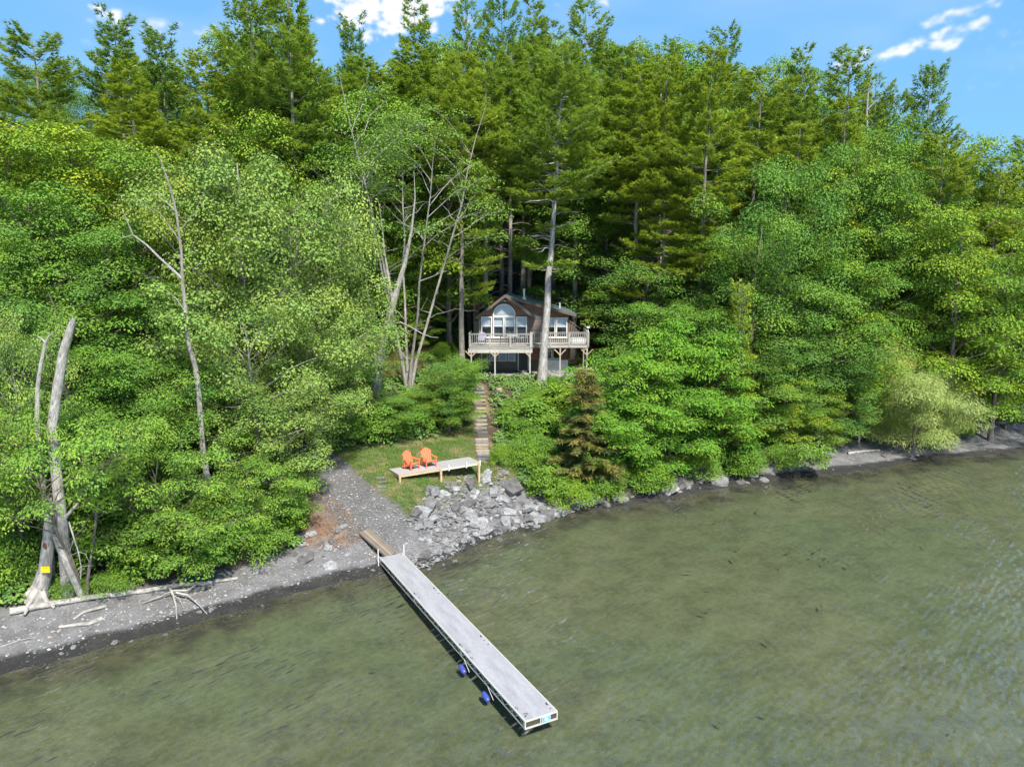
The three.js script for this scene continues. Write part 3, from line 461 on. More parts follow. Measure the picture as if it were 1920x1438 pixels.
const broad = [
  ['maple_a', 'maple_tree', 30, 46, 196, 300, 'bright green maple with a domed top at the picture edge above the beach', 'l'],
  ['maple_b', 'maple_tree', 150, 48, 218, 270, 'bright green maple beside the domed maple above the beach', 'l'],
  ['maple_a', 'maple_tree', 265, 47, 236, 280, 'bright green maple behind the bare forked dead branch'],
  ['maple_c', 'maple_tree', 80, 42, 330, 320, 'layered maple halfway up the slope above the broken snags'],
  ['maple_c', 'maple_tree', 210, 41, 400, 300, 'layered shaded maple behind the pale leaning trunk', 'd'],
  ['oak_a', 'oak_tree', 10, 39, 420, 260, 'dark oak at the picture edge above the broken snags', 'd'],
  ['oak_b', 'oak_tree', 130, 37, 520, 280, 'low dark oak just above the broken snags', 'd'],
  ['maple_c', 'maple_tree', 270, 39, 520, 260, 'low layered maple beside the pale leaning trunk'],
  ['slender', 'slender_tree', 190, 43, 430, 120, 'slender grey-stemmed tree among the shaded maples', 'd'],
  ['poplar_a', 'cottonwood_tree', 470, 43, 168, 300, 'broad cottonwood with pale glossy leaves, tallest among the pines'],
  ['poplar_a', 'cottonwood_tree', 385, 42, 235, 210, 'narrow cottonwood against the broad cottonwood', 'l'],
  ['poplar_b', 'cottonwood_tree', 560, 44, 310, 260, 'spreading cottonwood beside the broad cottonwood, over the slope'],
  ['poplar_b', 'cottonwood_tree', 612, 47, 395, 250, 'low cottonwood whose boughs hang before the leaning grey trunk'],
  ['poplar_b', 'cottonwood_tree', 480, 39, 520, 280, 'low cottonwood below the broad cottonwood'],
  ['poplar_b', 'cottonwood_tree', 590, 43, 560, 240, 'round cottonwood above the gravel ramp'],
  ['maple_c', 'maple_tree', 690, 60, 380, 190, 'maple behind the leaning grey trunk'],
  ['maple_a', 'maple_tree', 540, 55, 190, 240, 'maple behind the broad cottonwood'],
  ['maple_b', 'maple_tree', 640, 58, 180, 220, 'feathery maple under the tallest pine', 'c'],
  ['maple_c', 'maple_tree', 770, 64, 470, 130, 'maple with open boughs above the upper lawn', 'l'],
  ['maple_a', 'maple_tree', 790, 62, 560, 80, 'small maple over the end of the deck', 'l'],
  ['maple_c', 'maple_tree', 1090, 72, 300, 230, 'shaded maple behind the stove pipe', 'd'],
  ['oak_a', 'oak_tree', 1140, 70, 330, 230, 'dark oak in the shade beyond the deck', 'd'],
  ['oak_b', 'oak_tree', 1050, 78, 290, 220, 'dark oak deep in the shade above the roof', 'd'],
  ['oak_a', 'oak_tree', 940, 82, 300, 230, 'dark oak far behind the chimney', 'd'],
  ['oak_b', 'oak_tree', 1200, 64, 500, 200, 'oak in the shade below the twin-stemmed pine', 'd'],
  ['maple_a', 'maple_tree', 1150, 88, 45, 200, 'feathery round tree on the skyline beyond the narrow pointed pine', 'c'],
  ['maple_b', 'maple_tree', 1215, 87, 58, 190, 'feathery round tree on the skyline, second beyond the pointed pine', 'c'],
  ['maple_a', 'maple_tree', 1280, 86, 80, 180, 'feathery round tree on the skyline beside the windswept pine', 'c'],
  ['maple_b', 'maple_tree', 1430, 82, 92, 160, 'feathery tree on the skyline before the twin pines', 'c'],
  ['oak_a', 'oak_tree', 1450, 61, 285, 230, 'tall green oak with a pale leafy top beyond the gold-green pines', 'c'],
  ['maple_a', 'maple_tree', 1570, 64, 280, 220, 'tall maple with yellow-green clumps beside the pale-topped oak', 'l'],
  ['oak_b', 'oak_tree', 1400, 57, 400, 210, 'oak draped in leaves beside the young yellow pine'],
  ['oak_a', 'oak_tree', 1500, 57, 520, 270, 'broad oak leaning over the water'],
  ['oak_b', 'oak_tree', 1440, 54.5, 640, 200, 'low oak at the shore below the broad oak'],
  ['maple_c', 'maple_tree', 1600, 60, 480, 230, 'maple above the leafy bough over the water'],
  ['oak_a', 'oak_tree', 1585, 57, 640, 170, 'oak beside the pale willow', 'c'],
  ['maple_a', 'maple_tree', 1670, 66, 400, 210, 'maple on the bluff above the willow', 'l'],
  ['maple_b', 'maple_tree', 1740, 63, 470, 200, 'bright spreading maple right above the willow', 'l'],
  ['poplar_a', 'poplar_tree', 1800, 64, 430, 220, 'pale-leaved poplar on the bluff beyond the willow'],
  ['maple_b', 'maple_tree', 1760, 72, 240, 200, 'round-topped tree on the falling skyline below the bluish pine'],
  ['maple_a', 'maple_tree', 1830, 76, 290, 180, 'round-topped tree near the end of the falling skyline', 'd'],
  ['oak_a', 'oak_tree', 1690, 74, 250, 200, 'dark oak under the bare dead top'],
  ['poplar_b', 'poplar_tree', 1885, 65, 560, 180, 'poplar above the rock ledge at the picture edge', 'c'],
  ['oak_b', 'oak_tree', 1905, 69, 420, 170, 'oak at the picture edge above the rock ledge', 'd'],
  ['sumac', 'sumac_tree', 1180, 50, 650, 180, 'light green sumac thicket below the deck stairs'],
  ['sumac', 'sumac_tree', 1290, 52, 590, 180, 'tallest light green sumac, with drooping fans of leaves'],
  ['sumac', 'sumac_tree', 1250, 48.5, 715, 180, 'light green sumac in the middle of the shore thicket'],
  ['sumac', 'sumac_tree', 1340, 51, 700, 160, 'light green sumac against the low shore oak'],
  ['sumac', 'sumac_tree', 1150, 47, 745, 160, 'light green sumac behind the olive cedar'],
  ['maple_b', 'maple_tree', 1480, 53.5, 700, 120, 'small bright maple at the shore beside the low oak', 'l'],
  ['maple_a', 'maple_tree', 1540, 55.5, 720, 110, 'small maple behind the bough over the water'],
  ['slender', 'slender_tree', 1620, 58, 560, 90, 'slender bright tree between the maple and the willow', 'l'],
  ['maple_b', 'maple_tree', 1350, 62, 420, 150, 'light maple beside the gold-green pine foot', 'l'],
  ['maple_a', 'maple_tree', 1520, 66, 330, 150, 'yellow-green maple behind the pale-topped oak', 'l'],
  ['maple_c', 'maple_tree', 1320, 55, 570, 170, 'maple behind the tallest sumac'],
  ['maple_c', 'maple_tree', 1230, 56, 560, 190, 'shaded maple behind the sumac thicket', 'd'],
  ['maple_a', 'maple_tree', 812, 50, 715, 130, 'rounded maple above the lawn platform, beside the stairs'],
  ['maple_c', 'maple_tree', 720, 47, 740, 150, 'low maple at the back of the lawn'],
  ['oak_b', 'oak_tree', 840, 49, 670, 120, 'dark leafy sapling beside the stairs'],
  ['poplar_b', 'box_elder', 20, 31.5, 560, 170, 'box elder with pale leaves at the picture edge beside the snags'],
  ['elder_a', 'box_elder', 165, 32.5, 770, 230, 'box elder in front of the tall broken snag'],
  ['elder_high', 'box_elder', 120, 29.5, 800, 290, 'box elder hanging over the tree with the yellow sign'],
  ['elder_high', 'box_elder', 0, 30, 760, 200, 'box elder at the picture edge of the beach'],
  ['elder_b', 'box_elder', 30, 33, 850, 200, 'box elder behind the tree with the yellow sign'],
  ['elder_a', 'box_elder', 260, 32, 830, 230, 'box elder hanging over the driftwood log'],
  ['elder_b', 'box_elder', 340, 32.5, 930, 210, 'box elder at the foot of the pale leaning trunk'],
  ['elder_a', 'box_elder', 492, 35.2, 860, 170, 'box elder between the pale leaning trunk and the dirt bank'],
  ['poplar_b', 'cottonwood_tree', 440, 39, 690, 230, 'low cottonwood just behind the pale leaning trunk'],
  ['poplar_b', 'cottonwood_tree', 520, 39, 700, 230, 'low cottonwood above the dirt bank beside the ramp'],
  ['oak_b', 'oak_tree', 330, 36, 690, 200, 'dark low tree in the shade behind the box elders', 'd'],
  ['maple_c', 'maple_tree', 230, 35, 640, 240, 'maple behind the box elders and snags'],
  ['oak_b', 'oak_tree', 600, 46, 680, 220, 'dark leafy tree above the top of the ramp', 'd'],
];
for (const [kind, name, u, d, v, w, label, tone] of broad) tree(kind, name, u, d, v, w, label, 'tree', { maple_tree: 'maples on the hill', oak_tree: 'oaks on the hill', cottonwood_tree: 'cottonwoods left of the cottage', sumac_tree: 'sumacs in the shore thicket', box_elder: 'box elders over the beach' }[name], tone === 'l' ? FOL_LIGHT : tone === 'c' ? FOL_COOL : FOL);

tree('ash', 'ash_tree', 765, 54, 135, 270, 'ash with several pale bare stems fanning up left of the cottage', 'tree', null, FOL, 0.4);
tree('willow', 'willow_tree', 1722, 58, 690, 205, 'pale yellow-green willow hanging over the gravel shore', 'tree', null, FOL);
tree('willow', 'willow_tree', 1655, 59, 650, 110, 'smaller willow half hidden behind the pale willow', 'tree', null, FOL_LIGHT);
tree('cedar', 'cedar_tree', 1098, 45.5, 690, 150, 'olive-brown cedar in front of the deck above the shore rocks', 'tree', null, CEDAR);
tree('pine_young', 'young_pine', 1385, 53, 540, 90, 'young yellow-green pine between the sumacs and the broad oak', 'tree', null, NEEDLE_WARM);
tree('cedar', 'cedar_tree', 1345, 51, 690, 110, 'dull green cedar in the shade between sumac and oak', 'tree', null, CEDAR);

// more trees further back, seen only in the gaps
{
  const r = rng(321), far = ['pine_full', 'pine_full_b', 'maple_a', 'maple_b', 'oak_a', 'pine_high'];
  for (let depth = 62; depth < 104; depth += 7) for (let u = -60 + r() * 60; u < 2000; u += 92 + r() * 30) {
    const U = u + (r() - 0.5) * 40, D = depth + (r() - 0.5) * 5; if (U > 850 && U < 1130 && D < 76) continue; if (U > 1130 && U < 1520 && D < 80) continue;
    const b = spot(U, D), sky = lerpTable(skyline, U), vt = sky + 25 + (U > 1700 ? 45 : 0) + r() * 110 + Math.max(0, 80 - D) * 3, k = far[Math.floor(r() * (U > 1100 && D > 75 ? 6 : 6))], H = at(U, vt, D).y - b.y;
    if (H < 9 || H > 34) continue;
    const isPine = k.startsWith('pine');
    grow(k, isPine ? 'white_pine' : 'forest_tree', b, H, isPine ? Math.min(9, H * 0.34) : Math.min(11, H * 0.5), (isPine ? 'background pine partly hidden by nearer trees ' : 'background leafy tree partly hidden by nearer trees ') + zoneOf(U), 'tree', (isPine ? 'hidden pines ' : 'hidden leafy trees ') + zoneOf(U), isPine ? NEEDLE : FOL);
  }
}
// understorey shrubs under the trees
{
  const r = rng(654), ks = ['bush_a', 'bush_b', 'bush_c'];
  const shrub = (u, d, h, w, label, group, mat) => { const b = spot(u, d); const k = ks[Math.floor(r() * 3)]; grow(k, 'shrub', b, h, w, label, 'shrub', group, mat); };
  for (let s = -6; s < 80; s += 2.1) for (const d0 of [1.7, 4.6, 7.5, 11, 15.5, 21, 28]) {
    const ss = s + (r() - 0.5) * 1.6, dd = d0 + (r() - 0.5) * 1.8 + (ss > 49 ? 2.5 : 0), [x, z] = fromSD(ss, dd);
    if (inPoly(lawn, x, z) || inPoly(lawn, x + 1, z + 1) || inPoly(lawn, x, z + 1.8) || inPoly(upperLawn, x, z) || [1.5, 3, 4.5, 6].some((k) => inPoly(upperLawn, x * (1 + k / 50), z - k)) || rampDist(x, z) < 2.6 || lineDist(stairLine, x, z) < 1.9 || inPoly(dirtPatch, x, z)) continue;
    if (x > -5.4 && x < 8.6 && z < -54.5 && z > -74) continue;
    if (ss > 17 && ss < 27 && dd < 8) continue; if (d0 < 2 && (ss < 28 || ss > 47)) continue;
    const h = 1.1 + r() * 1.6, u = x / -z * FOCAL + 960;
    grow(ks[Math.floor(r() * 3)], 'shrub', ground(x, z), h, h * (1.1 + r() * 0.5), 'leafy undergrowth shrub ' + zoneOf(u), 'shrub', 'undergrowth shrubs ' + zoneOf(u), r() < 0.25 ? FOL_LIGHT : FOL);
  }
}
// ---------------------------------------------------------------- the cottage
const wood = (rgb, rough = 0.85) => std(rgb, rough, { map: woodTex, bumpMap: woodTex, bumpScale: 0.004 });
const CLAP = [[0.25, 0.19, 0.16], [0.23, 0.185, 0.165], [0.3, 0.235, 0.2], [0.2, 0.165, 0.15], [0.34, 0.29, 0.26]].map((c) => wood(c)), CLAP_RED = [[0.32, 0.16, 0.11], [0.28, 0.14, 0.1], [0.35, 0.2, 0.14]].map((c) => wood(c)), CLAP_LOW = [[0.33, 0.13, 0.095], [0.29, 0.115, 0.085], [0.36, 0.16, 0.12]].map((c) => wood(c));
const WHITE = std([0.78, 0.78, 0.77], 0.5, { map: fineTex }), GREY_WOOD = [[0.56, 0.53, 0.5], [0.48, 0.45, 0.42], [0.63, 0.6, 0.57]].map((c) => wood(c)), TAN_WOOD = [[0.72, 0.5, 0.31], [0.66, 0.45, 0.28]].map((c) => wood(c)), TRIM = wood([0.2, 0.14, 0.115]), SHEATH = std([0.08, 0.06, 0.05]);
const ROOF = std([0.1, 0.15, 0.135], 0.45, { metalness: 0.15 }), GLASS = new THREE.MeshPhysicalMaterial({ color: 0xffffff, transmission: 1, thickness: 0, roughness: 0.02, ior: 1.9 }), TONE_PANEL = std([0.42, 0.45, 0.5], 0.9), ROOM = std([0.2, 0.18, 0.16]), STEEL = std([0.75, 0.75, 0.76], 0.35, { metalness: 0.7 }), CONCRETE = std([0.4, 0.39, 0.37], 0.9, { map: rockTex }), BLACK = std([0.03, 0.03, 0.032], 0.5);
const hr = rng(2024), pick = (a) => a[Math.floor(hr() * a.length)];
{
  const house = thing('cottage', 'brown clapboard lake cottage with white windows, arched gable window and green metal roof', 'house', V(0, 5.95, 0));
  const Y = 5.95, ZF = -62, ZB = -69, XL = -2.72, XR = 4.8;
  const y = (w) => w - Y;                                               // world height to height above the house's base
  // window and door openings in the front wall: [x0, x1, y0, y1]
  const upper = [[-2.6, -1.68], [-1.6, -0.68], [-0.64, 0.28], [0.36, 1.26]].map(([a, b]) => [a, b, 8.9, 10.68]), wing = [[2.72, 3.66], [3.72, 4.66]].map(([a, b]) => [a, b, 8.9, 10.6]);
  const lower = [[-2.62, -2.0], [-1.92, -1.26], [-1.16, -0.46], [-0.36, 0.3]].map(([a, b]) => [a, b, 6.92, 7.86]), lowR = [[2.72, 3.4], [3.44, 4.12]].map(([a, b]) => [a, b, 7.1, 8.06]), door = [0.5, 1.42, 6.05, 8.02];
  const PEAK = [-0.49, 12.36], gable = (x) => PEAK[1] - 0.06 - Math.abs(x - PEAK[0]) * 0.76, main = (x) => 12.22 - Math.max(0, x + 0.49) * 0.262 - Math.max(0, -0.49 - x) * 0.5;
  const top = (x) => x < 1.5 ? Math.max(Math.min(gable(x), main(x)), x < XL + 0.1 ? 10.6 : 0) : main(x);
  const archC = [-0.66, 10.79, 0.93];
  // sheathing behind the boards, with real openings
  const sh = new THREE.Shape(); sh.moveTo(XL, y(5.9)); sh.lineTo(XR, y(5.9)); sh.lineTo(XR, y(main(XR))); for (let x = 4.4; x > -0.49; x -= 0.4) sh.lineTo(x, y(main(x))); sh.lineTo(-0.49, y(12.2)); sh.lineTo(XL, y(gable(XL)));
  for (const [a, b, c, d] of [...upper, ...wing, ...lower, ...lowR, door]) { const h = new THREE.Path(); h.moveTo(a + 0.03, y(c + 0.03)); h.lineTo(a + 0.03, y(d - 0.03)); h.lineTo(b - 0.03, y(d - 0.03)); h.lineTo(b - 0.03, y(c + 0.03)); sh.holes.push(h); }
  { const h = new THREE.Path(); h.absarc(archC[0], y(archC[1] + 0.03), archC[2] - 0.04, Math.PI, 0, true); sh.holes.push(h); }
  const sheath = new THREE.ExtrudeGeometry(sh, { depth: 0.1, bevelEnabled: false }); sheath.translate(0, 0, ZF - 0.14); part('wall', sheath, SHEATH, house);
  part('side_wall', box(0.12, 4.6, ZF - ZB - 0.3), CLAP[0], house, [XL + 0.08, 2.3, (ZF + ZB) / 2 - 0.1]); part('side_wall', box(0.12, 4.75, ZF - ZB - 0.3), CLAP[1], house, [XR - 0.08, 2.37, (ZF + ZB) / 2 - 0.1]); part('rear_wall', box(XR - XL - 0.1, 4.7, 0.12), ROOM, house, [(XL + XR) / 2, 2.35, ZB]);
  part('floor', box(XR - XL - 0.3, 0.2, ZF - ZB - 0.4), ROOM, house, [(XL + XR) / 2, y(8.42), (ZF + ZB) / 2]); part('foundation_slab', box(XR - XL + 0.6, 0.24, ZF - ZB + 2.6), CONCRETE, house, [(XL + XR) / 2, -0.06, (ZF + ZB) / 2 + 1.1]);
  // clapboards, row by row, cut round the openings and under the rakes
  const rows = (x0, x1, yb, topAt, holes, mats, hgt = 0.128) => {
    for (let yy = yb; yy < 12.4; yy += hgt) {
      let a = x0, b = x1; while (a < b && topAt(a) < yy + hgt * 0.6) a += 0.04; while (b > a && topAt(b) < yy + hgt * 0.6) b -= 0.04; if (b - a < 0.2) continue;
      let segs = [[a, b]];
      for (const [p, q, r, s] of holes) if (yy + hgt > r + 0.02 && yy < s - 0.02) segs = segs.flatMap(([m, n]) => q <= m || p >= n ? [[m, n]] : [[m, p], [q, n]].filter(([i, j]) => j - i > 0.03));
      for (const [m, n] of segs) { const cuts = n - m > 2.6 ? [m, m + (n - m) * (0.35 + hr() * 0.3), n] : [m, n]; for (let i = 1; i < cuts.length; i++) { const o = part('clapboard', box(1, hgt + 0.012, 0.022), pick(mats(yy, (cuts[i] + cuts[i - 1]) / 2)), house, [(cuts[i] + cuts[i - 1]) / 2, y(yy + hgt / 2), ZF - 0.012], [-0.09, 0, 0]); o.scale.x = cuts[i] - cuts[i - 1] - 0.006; } }
    }
  };
  const archRows = []; for (let k = 0; k < 8; k++) { const yy = archC[1] + k * 0.128, w = Math.sqrt(Math.max(0, (archC[2] + 0.03) ** 2 - (yy - archC[1]) ** 2)); archRows.push([archC[0] - w, archC[0] + w, yy, yy + 0.14]); }
  rows(XL + 0.02, XR - 0.06, 8.58, top, [...upper, ...wing, ...archRows], (yy, x) => yy > (x < 1.4 ? 10.9 + Math.abs(x + 0.5) * -0.15 : main(x) - 0.75) && hr() < 0.72 ? CLAP_RED : CLAP);
  rows(1.44, XR - 0.06, 7.02, () => 8.5, lowR, () => CLAP_LOW); rows(XL + 0.02, 0.48, 6.1, () => 8.3, lower, () => [CLAP[3], CLAP[1]]);
  part('foundation_panel', box(2.35, 1.0, 0.03), WHITE, house, [3.58, y(6.5), ZF + 0.01]);
  part('corner_board', box(0.1, 2.5, 0.05), TRIM, house, [XR - 0.02, y(9.62), ZF + 0.005]); part('corner_board', box(0.1, 4.4, 0.05), GREY_WOOD[1], house, [XL - 0.02, y(8.3), ZF + 0.005]);
  const window_ = (a, b, c, d, halves, shade, fw = 0.085) => {
    const w = new THREE.Group(); w.name = 'window'; w.position.set((a + b) / 2, y((c + d) / 2), ZF + 0.02); house.add(w); const W_ = b - a, H_ = d - c;
    for (const s of [-1, 1]) { part('frame', box(fw, H_, 0.07, 0.008), WHITE, w, [s * (W_ - fw) / 2, 0, 0]); part('frame', box(W_ - 2 * fw, fw, 0.066, 0.008), WHITE, w, [0, s * (H_ - fw) / 2, 0]); }
    part('sill', box(W_ + 0.06, 0.04, 0.12, 0.006), WHITE, w, [0, -H_ / 2 - 0.02, 0.03]);
    if (halves) part('meeting_rail', box(W_ - 2 * fw, 0.055, 0.05), WHITE, w, [0, 0.08, -0.004]);
    if (halves) { part('pane', box(W_ - 2 * fw, H_ / 2 - fw - 0.11, 0.004), GLASS, w, [0, (H_ / 2 - fw + 0.11) / 2, -0.01]); part('pane', box(W_ - 2 * fw, H_ / 2 - fw + 0.05, 0.004), GLASS, w, [0, -(H_ / 2 - fw - 0.05) / 2, -0.026]); } else part('pane', box(W_ - 2 * fw, H_ - 2 * fw, 0.004), GLASS, w, [0, 0, -0.015]);
    if (shade) part('tone_panel', box(W_ - 2 * fw, H_ / 2 - fw - 0.02, 0.006), TONE_PANEL, w, [0, (H_ / 2 - fw + 0.06) / 2, -0.16]);  // grey-blue panel added behind the upper glass to give its pale tone
    return w;
  };
  for (const o of upper) window_(...o, true, true); for (const o of wing) window_(...o, true, true); for (const o of lower) window_(...o, false, false, 0.07); for (const o of lowR) window_(...o, false, false, 0.07);
  { // the half-round window
    const w = new THREE.Group(); w.name = 'arched_window'; w.position.set(archC[0], y(archC[1]), ZF + 0.02); house.add(w); const R = archC[2];
    const ring = new THREE.Shape(); ring.absarc(0, 0, R + 0.02, 0, Math.PI, false); ring.lineTo(-R + 0.07, 0); ring.absarc(0, 0, R - 0.07, Math.PI, 0, true); ring.closePath();
    part('arch_frame', new THREE.ExtrudeGeometry(ring, { depth: 0.07, bevelEnabled: true, bevelSize: 0.006, bevelThickness: 0.006, bevelSegments: 1, curveSegments: 28 }), WHITE, w, [0, 0, -0.035]); part('frame', box(2 * R + 0.04, 0.08, 0.075, 0.008), WHITE, w, [0, -0.042, 0]);
    const pane = new THREE.Shape(); pane.absarc(0, 0, R - 0.06, 0, Math.PI, false); pane.closePath(); part('pane', new THREE.ExtrudeGeometry(pane, { depth: 0.004, bevelEnabled: false, curveSegments: 28 }), GLASS, w, [0, 0, -0.012]);
    const toneArch = new THREE.Shape(); toneArch.absarc(0, 0, R - 0.03, 0, Math.PI, false); toneArch.closePath(); part('tone_panel', new THREE.ExtrudeGeometry(toneArch, { depth: 0.006, bevelEnabled: false, curveSegments: 20 }), TONE_PANEL, w, [0, 0, -0.2]);  // half-round panel added behind the arched glass for the same pale tone
  }
  { const d = new THREE.Group(); d.name = 'door'; d.position.set((door[0] + door[1]) / 2, y(door[2]), ZF + 0.01); house.add(d); const w = door[1] - door[0], h = door[3] - door[2]; for (const s of [-1, 1]) part('frame', box(0.09, h, 0.09), WHITE, d, [s * (w / 2 - 0.03), h / 2, 0]); part('frame', box(w - 0.14, 0.08, 0.086), WHITE, d, [0, h - 0.04, 0]); part('screen_panel', box(w - 0.15, h - 0.1, 0.02), std([0.035, 0.036, 0.04], 0.6), d, [0, h / 2 - 0.04, -0.05]); part('threshold', box(w, 0.06, 0.16), GREY_WOOD[0], d, [0, 0.03, 0.02]); }
  // roofs: green metal sheets with standing seams, brown fascia
  const roofSlab = (x0, y0, x1, y1, z0, z1, name) => {                  // from the ridge to the eave
    const L = Math.hypot(x1 - x0, y1 - y0), a = Math.atan2(y1 - y0, x1 - x0), g = new THREE.Group(); g.name = name; g.position.set((x0 + x1) / 2, y((y0 + y1) / 2), (z0 + z1) / 2); g.rotation.z = a; house.add(g);
    const D = Math.abs(z1 - z0); part('roof_deck', box(L, 0.09, D), TRIM, g); part('metal_sheet', box(L + 0.06, 0.03, D + 0.08), ROOF, g, [0, 0.062, 0]);
    for (let z = -D / 2 + 0.15; z < D / 2; z += 0.4) part('seam', box(L + 0.06, 0.028, 0.03), ROOF, g, [0, 0.09, z]);
    part('fascia', box(L, 0.17, 0.035), TRIM, g, [0, -0.05, D / 2 + 0.02]); return g;
  };
  roofSlab(-0.49, 12.36, 5.35, 10.83, ZF + 0.5, ZB - 0.4, 'roof'); roofSlab(-0.49, 12.36, -3.0, 11.15, ZF - 1.6, ZB - 0.4, 'roof');
  roofSlab(-0.49, 12.45, 1.95, 10.6, ZF + 0.6, ZF - 2.2, 'gable_roof'); roofSlab(-0.49, 12.45, -2.98, 10.56, ZF + 0.6, ZF - 2.2, 'gable_roof');
  part('eave_board', box(0.035, 0.2, ZF - ZB + 0.9), TRIM, house, [5.34, y(10.72), (ZF + ZB) / 2 + 0.05]);
  // chimney of red brick, laid in courses
  {
    const c = new THREE.Group(); c.name = 'chimney'; c.position.set(-3.06, 0, ZF - 2.2); house.add(c); const W_ = 0.58, H0 = 0.0, H1 = y(12.55);
    part('mortar_core', box(W_ - 0.03, H1 - H0, W_ - 0.03), std([0.45, 0.41, 0.37]), c, [0, (H0 + H1) / 2, 0]);
    const gs = []; for (let yy = y(10.2), row = 0; yy < H1 - 0.05; yy += 0.075, row++) for (const s of [0, 1, 2, 3]) for (let k = 0; k < 3; k++) { const off = (row % 2 ? 0.1 : 0) - 0.2 + k * 0.2, w = Math.min(0.19, W_ / 2 - off + 0.09, 0.19); const g = bx(w, 0.062, 0.03, 0, 0, 0); const ang = s * Math.PI / 2; g.applyMatrix4(new THREE.Matrix4().makeRotationY(ang).multiply(new THREE.Matrix4().makeTranslation(off, yy, W_ / 2 - 0.012 + hr() * 0.004))); gs.push(g); }
    tag(part('brickwork', mergeGeometries(gs), std([0.34, 0.13, 0.095], 0.9, { map: rockTex }), c), null, null, null, 'stuff'); part('chimney_cap', box(0.68, 0.08, 0.68), CONCRETE, c, [0, H1 + 0.02, 0]);
  }
  { const v = new THREE.Group(); v.name = 'stove_pipe'; v.position.set(1.02, y(11.99), ZF - 1.2); house.add(v); part('flashing_cone', new THREE.CylinderGeometry(0.13, 0.24, 0.3, 16), WHITE, v, [0, 0.12, 0]); part('pipe', new THREE.CylinderGeometry(0.1, 0.1, 0.75, 16), STEEL, v, [0, 0.5, 0]); part('pipe_cap', new THREE.CylinderGeometry(0.16, 0.15, 0.09, 16), STEEL, v, [0, 0.92, 0]); }
  { const v = part('vent_pipe', new THREE.CylinderGeometry(0.06, 0.06, 0.62, 12), WHITE, house, [4.15, y(11.4), ZF - 2.2]); part('collar', new THREE.CylinderGeometry(0.09, 0.14, 0.1, 12), ROOF, v, [0, -0.25, 0]); }
  part('wall_lamp', box(0.16, 0.09, 0.12, 0.02), WHITE, house, [-0.6, y(11.98), ZF + 0.06]);
}
